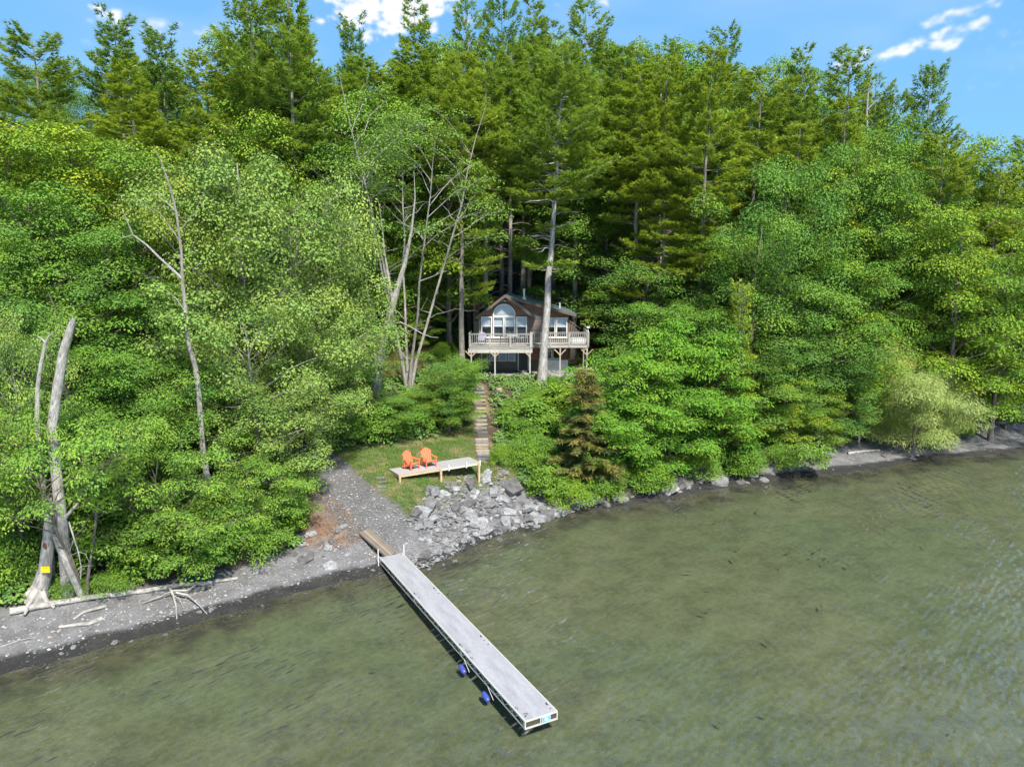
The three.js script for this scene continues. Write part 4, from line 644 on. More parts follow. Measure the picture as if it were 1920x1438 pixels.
// ---------------------------------------------------------------- the raised deck in front of it
const DECK = 8.5;
{
  const deck = thing('wooden_deck', 'weathered grey raised wooden deck with picket railing round the cottage front', 'deck', V(0, 5.6, 0));
  const y = (w) => w - 5.6, X0 = -3.45, X1 = 1.55, X2 = 6.3, Z1 = -59.2, Z2 = -60.35, ZW = -61.9;
  for (let z = ZW - 0.02, k = 0; z < Z1 - 0.05; z += 0.145, k++) { part('deck_board', box(X1 - X0, 0.035, 0.135), pick(GREY_WOOD), deck, [(X0 + X1) / 2, y(DECK) - 0.018, z + 0.07]); if (z < Z2 - 0.1) part('deck_board', box(X2 - X1 - 0.01, 0.035, 0.135), pick(GREY_WOOD), deck, [(X1 + X2) / 2 + 0.005, y(DECK) - 0.018, z + 0.07]); }
  for (let z = ZW - 0.3; z > -66; z -= 0.145) part('deck_board', box(X2 - 4.9, 0.035, 0.135), pick(GREY_WOOD), deck, [(X2 + 4.9) / 2, y(DECK) - 0.018, z]);
  part('rim_joist', box(X1 - X0, 0.2, 0.045), GREY_WOOD[1], deck, [(X0 + X1) / 2, y(DECK) - 0.14, Z1 - 0.03]); part('beam', box(X1 - X0 + 0.2, 0.36, 0.09), GREY_WOOD[2], deck, [(X0 + X1) / 2, y(DECK) - 0.4, Z1 - 0.08]);
  part('rim_joist', box(X2 - X1, 0.24, 0.045), GREY_WOOD[0], deck, [(X1 + X2) / 2, y(DECK) - 0.16, Z2 - 0.03]); part('rim_joist', box(0.045, 0.24, 5.4), GREY_WOOD[0], deck, [X2 - 0.03, y(DECK) - 0.16, Z2 - 2.75]); part('rim_joist', box(0.045, 0.24, Z1 - ZW), GREY_WOOD[1], deck, [X0 + 0.02, y(DECK) - 0.16, (Z1 + ZW) / 2]); part('rim_joist', box(0.045, 0.24, Z1 - Z2), GREY_WOOD[1], deck, [X1 - 0.02, y(DECK) - 0.16, (Z1 + Z2) / 2]);
  for (let x = X0 + 0.5; x < X2 - 0.2; x += 0.6) part('joist', box(0.045, 0.2, (x < X1 ? Z1 : Z2) - ZW - 0.12), GREY_WOOD[1], deck, [x, y(DECK) - 0.14, ((x < X1 ? Z1 : Z2) + ZW) / 2 - 0.03]);
  const post = (x, z, mat, brace = [-1, 1]) => { const g = ground(x, z).y - 0.15, t = DECK - 0.22; part('post', box(0.11, t - g, 0.11, 0.008), mat, deck, [x, y((t + g) / 2), z]); for (const s of brace) part('brace', box(0.62, 0.085, 0.06), pick(TAN_WOOD), deck, [x + s * 0.25, y(DECK) - 0.62 - 0.02, z + 0.03], [0, 0, s * 0.8]); };
  post(-1.38, Z1 - 0.08, GREY_WOOD[2]); post(1.46, Z1 - 0.08, GREY_WOOD[2], [-1]); post(-3.3, Z1 - 0.08, GREY_WOOD[0]); post(3.98, Z2 - 0.1, GREY_WOOD[0]); post(6.2, Z2 - 0.1, GREY_WOOD[2]); post(6.2, -63.4, GREY_WOOD[1]);
  const rail = (xa, za, xb, zb) => {
    const L = Math.hypot(xb - xa, zb - za), a = Math.atan2(za - zb, xb - xa), g = new THREE.Group(); g.name = 'railing'; g.position.set(xa, y(DECK), za); g.rotation.y = a; deck.add(g);
    part('top_rail', box(L, 0.04, 0.13), GREY_WOOD[0], g, [L / 2, 0.98, 0]); part('bottom_rail', box(L, 0.06, 0.04), GREY_WOOD[1], g, [L / 2, 0.16, 0]); part('upper_stringer', box(L, 0.06, 0.04), GREY_WOOD[1], g, [L / 2, 0.9, 0]);
    for (let x = 0.09; x < L - 0.04; x += 0.165) part('baluster', box(0.035, 0.74, 0.035), pick(GREY_WOOD), g, [x, 0.52, 0.045]);
    const n = Math.max(1, Math.round(L / 1.7)); for (let k = 0; k <= n; k++) part('railing_post', box(0.09, 1.12, 0.09), pick(GREY_WOOD), g, [clamp(k / n * L, 0.05, L - 0.05), 0.41, 0]);
  };
  rail(X0, Z1, X1, Z1); rail(X1, Z1 - 0.02, X1, Z2); rail(X1 + 0.03, Z2, X2, Z2); rail(X2, Z2, X2, -64.6); rail(X0, ZW, X0, Z1 - 0.05);
  { const g = new THREE.Group(); g.name = 'stair_handrail'; g.position.set(5.45, y(DECK), -66); g.rotation.z = 0; deck.add(g); part('sloping_rail', box(1.5, 0.09, 0.07), TRIM, g, [0.1, 1.25, 0], [0, 0, -0.6]); for (let k = 0; k < 5; k++) part('board', box(0.16, 1.25 - k * 0.17, 0.03), wood([0.2, 0.17, 0.145]), g, [-0.3 + k * 0.2, 0.76 - k * 0.09, -0.03]); }
}
{ const t = thing('post_lamp', 'small white twin-headed lamp on the corner post of the deck', 'lamp', V(6.25, DECK + 1.0, -60.35)); part('stem', new THREE.CylinderGeometry(0.03, 0.035, 0.34, 10), WHITE, t, [0, 0.17, 0]); for (const s of [-1, 1]) part('lamp_head', new THREE.CylinderGeometry(0.075, 0.05, 0.15, 12), WHITE, t, [s * 0.09, 0.38, 0.02], [0.9, 0, s * 0.5]); }
{ const t = thing('storage_bench', 'white storage bench on the end of the deck behind the railing', 'bench', V(5.55, DECK, -60.85)); part('body', box(1.25, 0.44, 0.5, 0.015), WHITE, t, [0, 0.24, 0]); part('lid', box(1.31, 0.06, 0.55, 0.015), WHITE, t, [0, 0.49, 0]); for (const s of [-1, 1]) part('foot', box(0.08, 0.03, 0.44), WHITE, t, [s * 0.5, 0.015, 0]); for (let k = 0; k < 4; k++) part('panel_batten', box(0.05, 0.4, 0.012), WHITE, t, [-0.54 + k * 0.36, 0.24, 0.255]); }
// patio table and chairs on the deck
{
  const t = thing('patio_table', 'small round metal patio table on the deck below the arched window', 'table', V(0.05, DECK, -60.3)); part('table_top', new THREE.CylinderGeometry(0.52, 0.52, 0.03, 28), std([0.6, 0.6, 0.62], 0.3), t, [0, 0.72, 0]); part('table_rim', new THREE.TorusGeometry(0.52, 0.018, 6, 32), BLACK, t, [0, 0.72, 0], [Math.PI / 2, 0, 0]); for (let k = 0; k < 4; k++) part('leg', new THREE.CylinderGeometry(0.015, 0.015, 0.76, 8), BLACK, t, [Math.cos(k * 1.571 + 0.8) * 0.3, 0.36, Math.sin(k * 1.571 + 0.8) * 0.3], [Math.sin(k * 1.571 + 0.8) * -0.28, 0, Math.cos(k * 1.571 + 0.8) * 0.28]);
  const chair = (x, z, turn, label) => { const c = thing('patio_chair', label, 'chair', V(x, DECK, z), turn, 'patio chairs on the deck'); part('seat', box(0.44, 0.03, 0.44, 0.01), BLACK, c, [0, 0.43, 0]); for (const [a, b] of [[-1, -1], [1, -1], [-1, 1], [1, 1]]) part('leg', box(0.03, b < 0 ? 0.92 : 0.64, 0.03), BLACK, c, [a * 0.21, b < 0 ? 0.46 : 0.32, b * 0.21]); part('back_rail', box(0.42, 0.05, 0.025), BLACK, c, [0, 0.9, -0.21]); part('back_rail', box(0.42, 0.03, 0.025), BLACK, c, [0, 0.55, -0.21]); for (let k = 0; k < 5; k++) part('back_slat', box(0.02, 0.32, 0.016), BLACK, c, [-0.15 + k * 0.075, 0.72, -0.21]); for (const s of [-1, 1]) part('armrest', box(0.04, 0.025, 0.44), BLACK, c, [s * 0.21, 0.65, 0]); };
  chair(-0.75, -60.2, 1.5, 'black metal patio chair at the table on the deck, nearer the chimney'); chair(0.85, -60.35, -1.5, 'black metal patio chair at the table on the deck, nearer the pine'); chair(0.1, -61.1, 0.1, 'black metal patio chair behind the table on the deck');
}
// ---------------------------------------------------------------- slatted garden armchairs
function armchair(label, group, pos, turn, rgb) {
  const m = std(rgb, 0.42, {}), c = thing('garden_armchair', label, 'chair', pos, turn, group);
  for (let k = -2; k <= 2; k++) { const h = 0.86 - Math.abs(k) * Math.abs(k) * 0.035, s = new THREE.Shape(); s.moveTo(-0.048, 0); s.lineTo(0.048, 0); s.lineTo(0.052, h - 0.04); s.quadraticCurveTo(0.04, h, 0, h); s.quadraticCurveTo(-0.04, h, -0.052, h - 0.04); s.closePath(); part('back_slat', new THREE.ExtrudeGeometry(s, { depth: 0.018, bevelEnabled: true, bevelSize: 0.004, bevelThickness: 0.004, bevelSegments: 1 }), m, c, [k * 0.112, 0.22, -0.2], [-0.36, 0, -k * 0.035]); }
  part('back_brace', box(0.6, 0.06, 0.025, 0.006), m, c, [0, 0.62, -0.37], [-0.36, 0, 0]); part('back_brace', box(0.56, 0.06, 0.025, 0.006), m, c, [0, 0.32, -0.26], [-0.36, 0, 0]);
  for (let k = 0; k < 5; k++) part('seat_slat', box(0.56, 0.02, 0.085, 0.006), m, c, [0, 0.36 - (4 - k) * 0.028, 0.26 - (4 - k) * 0.1], [0.27, 0, 0]);
  for (const s of [-1, 1]) { part('armrest', box(0.13, 0.024, 0.72, 0.01), m, c, [s * 0.34, 0.57, -0.02], [0.04, 0, 0]); part('leg', box(0.04, 0.57, 0.12, 0.01), m, c, [s * 0.32, 0.285, 0.25]); part('rear_leg', box(0.04, 0.1, 0.86, 0.01), m, c, [s * 0.28, 0.235, -0.13], [-0.3, 0, 0]); part('arm_bracket', box(0.03, 0.5, 0.05, 0.006), m, c, [s * 0.33, 0.32, -0.3], [-0.12, 0, 0]); }
  return c;
}
armchair('lavender slatted garden armchair on the deck behind the railing', null, V(-2.45, DECK, -60.0), 0, [0.22, 0.205, 0.34]);
{ const p = spot(764, 63); armchair('orange slatted garden armchair half hidden by leaves above the upper lawn', null, p, 0.3, [0.85, 0.16, 0.05]); }
// grey shed under the pines
{ const p = spot(986, 74); const t = thing('garden_shed', 'small grey shed among the pine trunks above the cottage roof', 'shed', V(p.x, p.y, p.z), 0.5); part('wall', box(1.1, 2.2, 1.3), wood([0.42, 0.43, 0.4]), t, [0, 1.0, 0]); for (let k = 0; k < 5; k++) part('batten', box(0.04, 2.2, 0.02), wood([0.36, 0.37, 0.35]), t, [-0.5 + k * 0.25, 1.0, 0.66]); part('roof', box(1.9, 0.08, 1.7), wood([0.3, 0.29, 0.27]), t, [0.3, 2.2, 0], [0, 0, -0.12]); part('door', box(0.6, 1.7, 0.03), wood([0.5, 0.5, 0.47]), t, [0.05, 0.85, 0.68]); }
// timber edging behind the upper lawn
{ const a = onGround(705, 628), b = onGround(812, 632); const t = thing('timber_edging', 'low weathered timber rail along the back of the upper lawn', 'fence', a.clone(), Math.atan2(a.z - b.z, b.x - a.x)); const L = Math.hypot(b.x - a.x, b.z - a.z); part('rail', box(L, 0.14, 0.1), GREY_WOOD[1], t, [L / 2, 0.5, 0]); part('rail', box(L, 0.14, 0.1), wood([0.14, 0.12, 0.1]), t, [L / 2, 0.24, 0]); for (let k = 0; k <= 3; k++) part('post', box(0.12, 0.95, 0.12), wood([0.25, 0.22, 0.19]), t, [L * k / 3, 0.18, -0.06]); }
// ---------------------------------------------------------------- floating dock on aluminium trusses
const ALU = std([0.55, 0.54, 0.48], 0.4, { metalness: 0.25 }), DECKING = std([0.37, 0.367, 0.385], 0.62, { map: fineTex, bumpMap: fineTex, bumpScale: 0.003 }), BLUE = std([0.05, 0.07, 0.3], 0.3);
{
  const A = V(-6.07, 0.55, -35.06), B = V(0.93, 0.55, -21.7), L = A.distanceTo(B), turn = Math.atan2(A.z - B.z, B.x - A.x), W_ = 1.22;
  const dock = thing('dock', 'long pale grey dock in three sections on white truss frames, reaching into the lake', 'dock', V(A.x, 0, A.z), turn);
  const top = 0.55, sec = L / 3;
  for (let k = 0; k < 3; k++) {
    const d = new THREE.Group(); d.name = 'dock_section'; d.position.set(k * sec, 0, 0); dock.add(d);
    part('deck_panel', box(sec - 0.02, 0.035, W_ - 0.06, 0.006), DECKING, d, [sec / 2, top - 0.018, 0]);
    for (const s of [-1, 1]) {
      const z = s * (W_ / 2 - 0.02);
      part('top_chord', box(sec - 0.015, 0.045, 0.05), ALU, d, [sec / 2, top - 0.012, z]); part('bottom_chord', box(sec - 0.015, 0.035, 0.04), ALU, d, [sec / 2, top - 0.26, z]);
      const n = 14, w = (sec - 0.06) / n; for (let i = 0; i < n; i++) part('web_bar', box(Math.hypot(w, 0.2), 0.02, 0.02), ALU, d, [0.03 + (i + 0.5) * w, top - 0.14, z], [0, 0, (i % 2 ? -1 : 1) * Math.atan2(0.2, w)]);
      for (const e of [0.03, sec - 0.03]) part('end_post', box(0.04, 0.23, 0.045), ALU, d, [e, top - 0.14, z]);
      for (const e of [0.16, sec - 0.2]) part('bolt', new THREE.CylinderGeometry(0.028, 0.028, 0.012, 10), BLACK, d, [e, top + 0.004, s * (W_ / 2 - 0.14)]);
    }
    for (let i = 0; i <= 5; i++) part('cross_member', box(0.04, 0.05, W_ - 0.1), ALU, d, [0.04 + i * (sec - 0.08) / 5, top - 0.25, 0]);
  }
  // outer end: a frame with dark bays and a small blue plate
  const end = new THREE.Group(); end.name = 'end_frame'; end.position.set(L, 0, 0); dock.add(end);
  part('end_rail', box(0.04, 0.05, W_), ALU, end, [0.02, top - 0.015, 0]); part('end_rail', box(0.04, 0.04, W_), ALU, end, [0.02, top - 0.265, 0]); for (const z of [-W_ / 2 + 0.02, 0.02, W_ / 2 - 0.02]) part('end_upright', box(0.038, 0.2, 0.04), ALU, end, [0.02, top - 0.14, z]);
  part('bay_shade', box(0.01, 0.2, W_ - 0.06), std([0.05, 0.045, 0.03], 0.7), end, [-0.012, top - 0.14, 0]);  // dark sheet standing in for the shade inside the open end bays
  const cv = document.createElement('canvas'); cv.width = 256; cv.height = 128; const cx = cv.getContext('2d'); cx.fillStyle = '#3f97dd'; cx.fillRect(0, 0, 256, 128); cx.fillStyle = '#8cc4ef'; cx.fillRect(10, 84, 236, 8); cx.fillStyle = '#ffffff'; cx.beginPath(); cx.arc(112, 62, 34, 0, 7); cx.arc(158, 66, 28, 0, 7); cx.fill(); cx.fillStyle = '#3f97dd'; cx.fillRect(124, 48, 10, 34); cx.strokeStyle = '#ffffff'; cx.lineWidth = 5; cx.strokeRect(8, 10, 240, 108);
  const plateTex = new THREE.CanvasTexture(cv); plateTex.colorSpace = THREE.SRGBColorSpace;
  const plate = part('maker_plate', new THREE.PlaneGeometry(0.3, 0.19), new THREE.MeshStandardMaterial({ map: plateTex, roughness: 0.4 }), end, [0.046, top - 0.14, -0.18], [0, Math.PI / 2, 0]); plate.userData.label = 'small blue plate with white lettering';
  part('plate_backing', box(0.006, 0.2, 0.31), ALU, end, [0.041, top - 0.14, -0.18]);
  // shore legs, lake legs and mooring posts
  const leg = (x, z, name) => { const p = fromLocal(x, z), g = height(p.x, p.z) - 0.2; part(name, new THREE.CylinderGeometry(0.03, 0.03, top - 0.06 - g, 10), ALU, dock, [x, (top - 0.06 + g) / 2, z]); };
  function fromLocal(x, z) { return V(A.x + Math.cos(turn) * x + Math.sin(turn) * z, 0, A.z - Math.sin(turn) * x + Math.cos(turn) * z); }
  for (const x of [sec, 2 * sec, L - 1.6]) for (const s of [-1, 1]) leg(x, s * 0.3 - 0.2, 'leg');
  for (const s of [-1, 1]) { const x = 0.06, z = s * (W_ / 2 + 0.06), p = fromLocal(x, z), g = height(p.x, p.z) - 0.25; part('mooring_post', new THREE.CylinderGeometry(0.026, 0.026, 1.0 - g, 12), WHITE, dock, [x, (1.0 + g) / 2, z]); }
  // dark curved line marks on the decking near the cleats
  const dc = document.createElement('canvas'); dc.width = dc.height = 128; const q = dc.getContext('2d'), r = rng(8); q.clearRect(0, 0, 128, 128); q.strokeStyle = '#333338'; q.lineWidth = 4; for (let k = 0; k < 9; k++) { q.beginPath(); q.moveTo(20 + r() * 88, 112 - r() * 14); q.quadraticCurveTo(30 + r() * 70, 40 + r() * 50, 44 + r() * 40, 14 + r() * 40); q.stroke(); } q.beginPath(); q.moveTo(14, 112); q.lineTo(112, 108); q.stroke();
  const dt = new THREE.CanvasTexture(dc); dt.colorSpace = THREE.SRGBColorSpace; const dm = new THREE.MeshStandardMaterial({ map: dt, transparent: true, roughness: 0.7 });
  for (const [x, z, a] of [[2 * sec + 0.32, 0.4, 0.4], [2 * sec + 0.75, 0.5, 1.2], [L - 0.3, 0.36, 0.2], [L - 0.75, 0.5, 1.0]]) part('line_mark', new THREE.PlaneGeometry(0.24, 0.24), dm, dock, [x, top + 0.004, z], [-Math.PI / 2, 0, a]);
  for (const [x, z] of [[sec - 0.3, 0.5], [2 * sec - 0.3, 0.5], [L - 0.45, -0.48], [2 * sec - 0.5, -0.48], [sec - 0.4, -0.48]]) { const c = part('cleat', box(0.13, 0.018, 0.03, 0.005), BLACK, dock, [x, top + 0.035, z]); part('cleat_base', box(0.05, 0.03, 0.028), BLACK, c, [0, -0.02, 0]); }
  for (const [x, label] of [[2 * sec + 0.55, 'blue boat fender hanging at the joint of the two outer dock sections'], [2 * sec + 2.55, 'blue boat fender hanging halfway along the outer dock section']]) {
    const p = fromLocal(x, W_ / 2 + 0.17), f = thing('boat_fender', label, 'fender', V(p.x, -0.09, p.z), turn, 'boat fenders on the dock side');
    const pts = [[0, -0.29], [0.05, -0.28], [0.11, -0.22], [0.125, -0.1], [0.125, 0.1], [0.11, 0.22], [0.05, 0.28], [0.03, 0.33], [0, 0.33]].map(([a, b]) => new THREE.Vector2(a * 0.8, b * 0.8)); part('body', new THREE.LatheGeometry(pts, 18), BLUE, f, [0, 0.16, 0], [0, 0, 1.35]); part('rope', new THREE.CylinderGeometry(0.009, 0.009, 0.5, 6), WHITE, f, [0.22, 0.38, -0.08], [0.3, 0, 0.3]);
  }
}
// plank walk from the ramp to the dock
{
  const a = onGround(684, 1001), b = V(-6.2, 0.5, -35.3), L = a.distanceTo(b), t = thing('plank_walk', 'weathered brown plank gangway between the gravel ramp and the dock', 'gangway', a.clone().add(V(0, 0.04, 0)), Math.atan2(a.z - b.z, b.x - a.x)), tilt = Math.asin((b.y - a.y - 0.04) / L);
  [[-0.19], [0], [0.19]].forEach(([z], k) => part('plank', box(L + 0.3, 0.06, 0.175), wood([[0.26, 0.2, 0.15], [0.33, 0.28, 0.22], [0.22, 0.17, 0.13]][k]), t, [L / 2, (b.y - a.y) / 2 + 0.03, z], [0, 0, tilt])); for (const s of [-1, 1]) part('side_rail', box(L + 0.2, 0.12, 0.05), wood([0.3, 0.26, 0.21]), t, [L / 2, (b.y - a.y) / 2 + 0.03, s * 0.31], [0, 0, tilt]);
  for (const f of [0.5, 0.85]) part('support', box(0.1, 0.9, 0.55), wood([0.2, 0.17, 0.13]), t, [L * f, (b.y - a.y) * f - 0.45, 0]);
}
// ---------------------------------------------------------------- platform on the lawn with two orange chairs
const PLAT = 3.2;
{
  const a = V(-6.42, PLAT, -40.29), b = V(-1.93, PLAT, -43.07), L = a.distanceTo(b), turn = Math.atan2(a.z - b.z, b.x - a.x), W_ = 1.4, t = thing('lawn_platform', 'low pale boarded platform on tan posts across the lawn', 'platform', V(a.x, 2.3, a.z), turn);
  const y = PLAT - 2.3;                                                 // a is the front corner; the platform runs along x and back along -z
  for (let k = 0; k < 10; k++) part('deck_board', box(L, 0.03, W_ / 10 - 0.008, 0.003), wood([[0.48, 0.46, 0.45], [0.52, 0.5, 0.49], [0.44, 0.425, 0.415]][k % 3]), t, [L / 2, y - 0.015, -(k + 0.5) * W_ / 10]);
  part('rim_joist', box(L / 2, 0.15, 0.045), TAN_WOOD[0], t, [L / 4, y - 0.11, -0.03]); part('rim_joist', box(L / 2 - 0.02, 0.15, 0.045), wood([0.72, 0.66, 0.56]), t, [L * 0.75, y - 0.11, -0.03]); part('rim_joist', box(L, 0.15, 0.045), TAN_WOOD[1], t, [L / 2, y - 0.11, -W_ + 0.03]); for (const e of [0.03, L - 0.03]) part('rim_joist', box(0.045, 0.15, W_ - 0.1), TAN_WOOD[1], t, [e, y - 0.11, -W_ / 2]); for (let k = 1; k < 8; k++) part('joist', box(0.04, 0.14, W_ - 0.12), TAN_WOOD[1], t, [L * k / 8, y - 0.11, -W_ / 2]);
  for (const x of [0.06, L * 0.5, L - 0.1]) for (const z of [-0.07, -W_ + 0.07]) { const wx = a.x + Math.cos(turn) * x + Math.sin(turn) * z, wz = a.z - Math.sin(turn) * x + Math.cos(turn) * z, g = height(wx, wz) - 0.2; part('post', box(0.12, PLAT - 0.04 - g, 0.12, 0.006), z > -0.2 ? TAN_WOOD[0] : TAN_WOOD[1], t, [x, (PLAT - 0.04 + g) / 2 - 2.3, z + (z > -0.2 ? 0.1 : 0)]); }
  for (const x of [L * 0.6, L * 0.82, L - 0.03]) part('white_bracket', box(0.07, 0.34, 0.07, 0.01), WHITE, t, [x, y - 0.06, 0.04]);
  const seat = (x, z, rot_, label) => armchair(label, 'orange chairs on the platform', V(a.x + Math.cos(turn) * x + Math.sin(turn) * z, PLAT, a.z - Math.sin(turn) * x + Math.cos(turn) * z), turn + rot_, [0.86, 0.17, 0.075]);
  seat(1.15, -0.72, 0.35, 'orange slatted garden armchair at the outer end of the lawn platform'); seat(2.25, -0.72, 0.05, 'orange slatted garden armchair in the middle of the lawn platform');
}
// ---------------------------------------------------------------- stairs up to the cottage and stepping stones
const STONE = [[0.3, 0.3, 0.305], [0.24, 0.235, 0.235], [0.36, 0.36, 0.365], [0.17, 0.16, 0.16], [0.43, 0.435, 0.445]].map((c) => std(c, 0.9, { map: rockTex, bumpMap: rockTex, bumpScale: 0.02 }));
const slabShapes = [];
{
  const r = rng(61);
  for (let v = 0; v < 12; v++) { const pts = [], n = 5 + v % 3, rz = 0.3 + r() * 0.2, ry = 0.07 + r() * 0.13, skew = (r() - 0.5) * 0.2; for (let k = 0; k < n; k++) { const a = (k + 0.7 * r()) / n * 6.283, q = 0.75 + r() * 0.35; for (const s of [-1, 1]) { const w = s > 0 ? 0.82 + r() * 0.16 : 1; pts.push(V(Math.cos(a) * 0.5 * q * w + s * skew, s * ry * (0.8 + r() * 0.25) + Math.cos(a) * 0.06 * (v % 3 - 1), Math.sin(a) * rz * q * w)); } } const g = new ConvexGeometry(pts), p = g.attributes.position, uv = new Float32Array(p.count * 2); for (let i = 0; i < p.count; i++) { uv[2 * i] = p.getX(i) * 0.7 + p.getY(i) * 0.3; uv[2 * i + 1] = p.getZ(i) * 0.7 + p.getY(i); } g.setAttribute('uv', new THREE.BufferAttribute(uv, 2)); slabShapes.push(g); }
}
{
  const t = thing('garden_stairs', 'straight flight of worn stone and timber steps climbing from the lawn to the cottage', 'stairs', stairLine[0].clone()), r = rng(62), N = 22, o = stairLine[0];
  for (let k = 0; k < N; k++) { const f = k / (N - 1) * 0.99, p = f < 0.5 ? stairLine[0].clone().lerp(stairLine[1], f * 2) : stairLine[1].clone().lerp(stairLine[2], f * 2 - 1), h = height(p.x, p.z) + 0.06; part('step', box(0.8 + r() * 0.16, 0.14, 0.25 + r() * 0.06, 0.02), r() < 0.62 ? STONE[Math.floor(r() * 5)] : wood([[0.42, 0.34, 0.24], [0.5, 0.42, 0.32]][k % 2]), t, [p.x - o.x + (r() - 0.5) * 0.08, h - o.y - 0.03, p.z - o.z], [0, (r() - 0.5) * 0.12, (r() - 0.5) * 0.04]); }
}
{
  const ps = [[713, 897], [717, 905], [716, 914], [716, 920]].map(([u, v]) => onGround(u, v)), t = thing('stepping_stones', 'four flat grey stepping stones beside the end of the lawn platform', 'steps', ps[0].clone()); ps.forEach((p, k) => part('stone_slab', box(0.52, 0.1, 0.26, 0.02), STONE[k % 3], t, [p.x - ps[0].x, p.y - ps[0].y + 0.03, p.z - ps[0].z], [0, 0.15 * (k % 2), 0]));
}
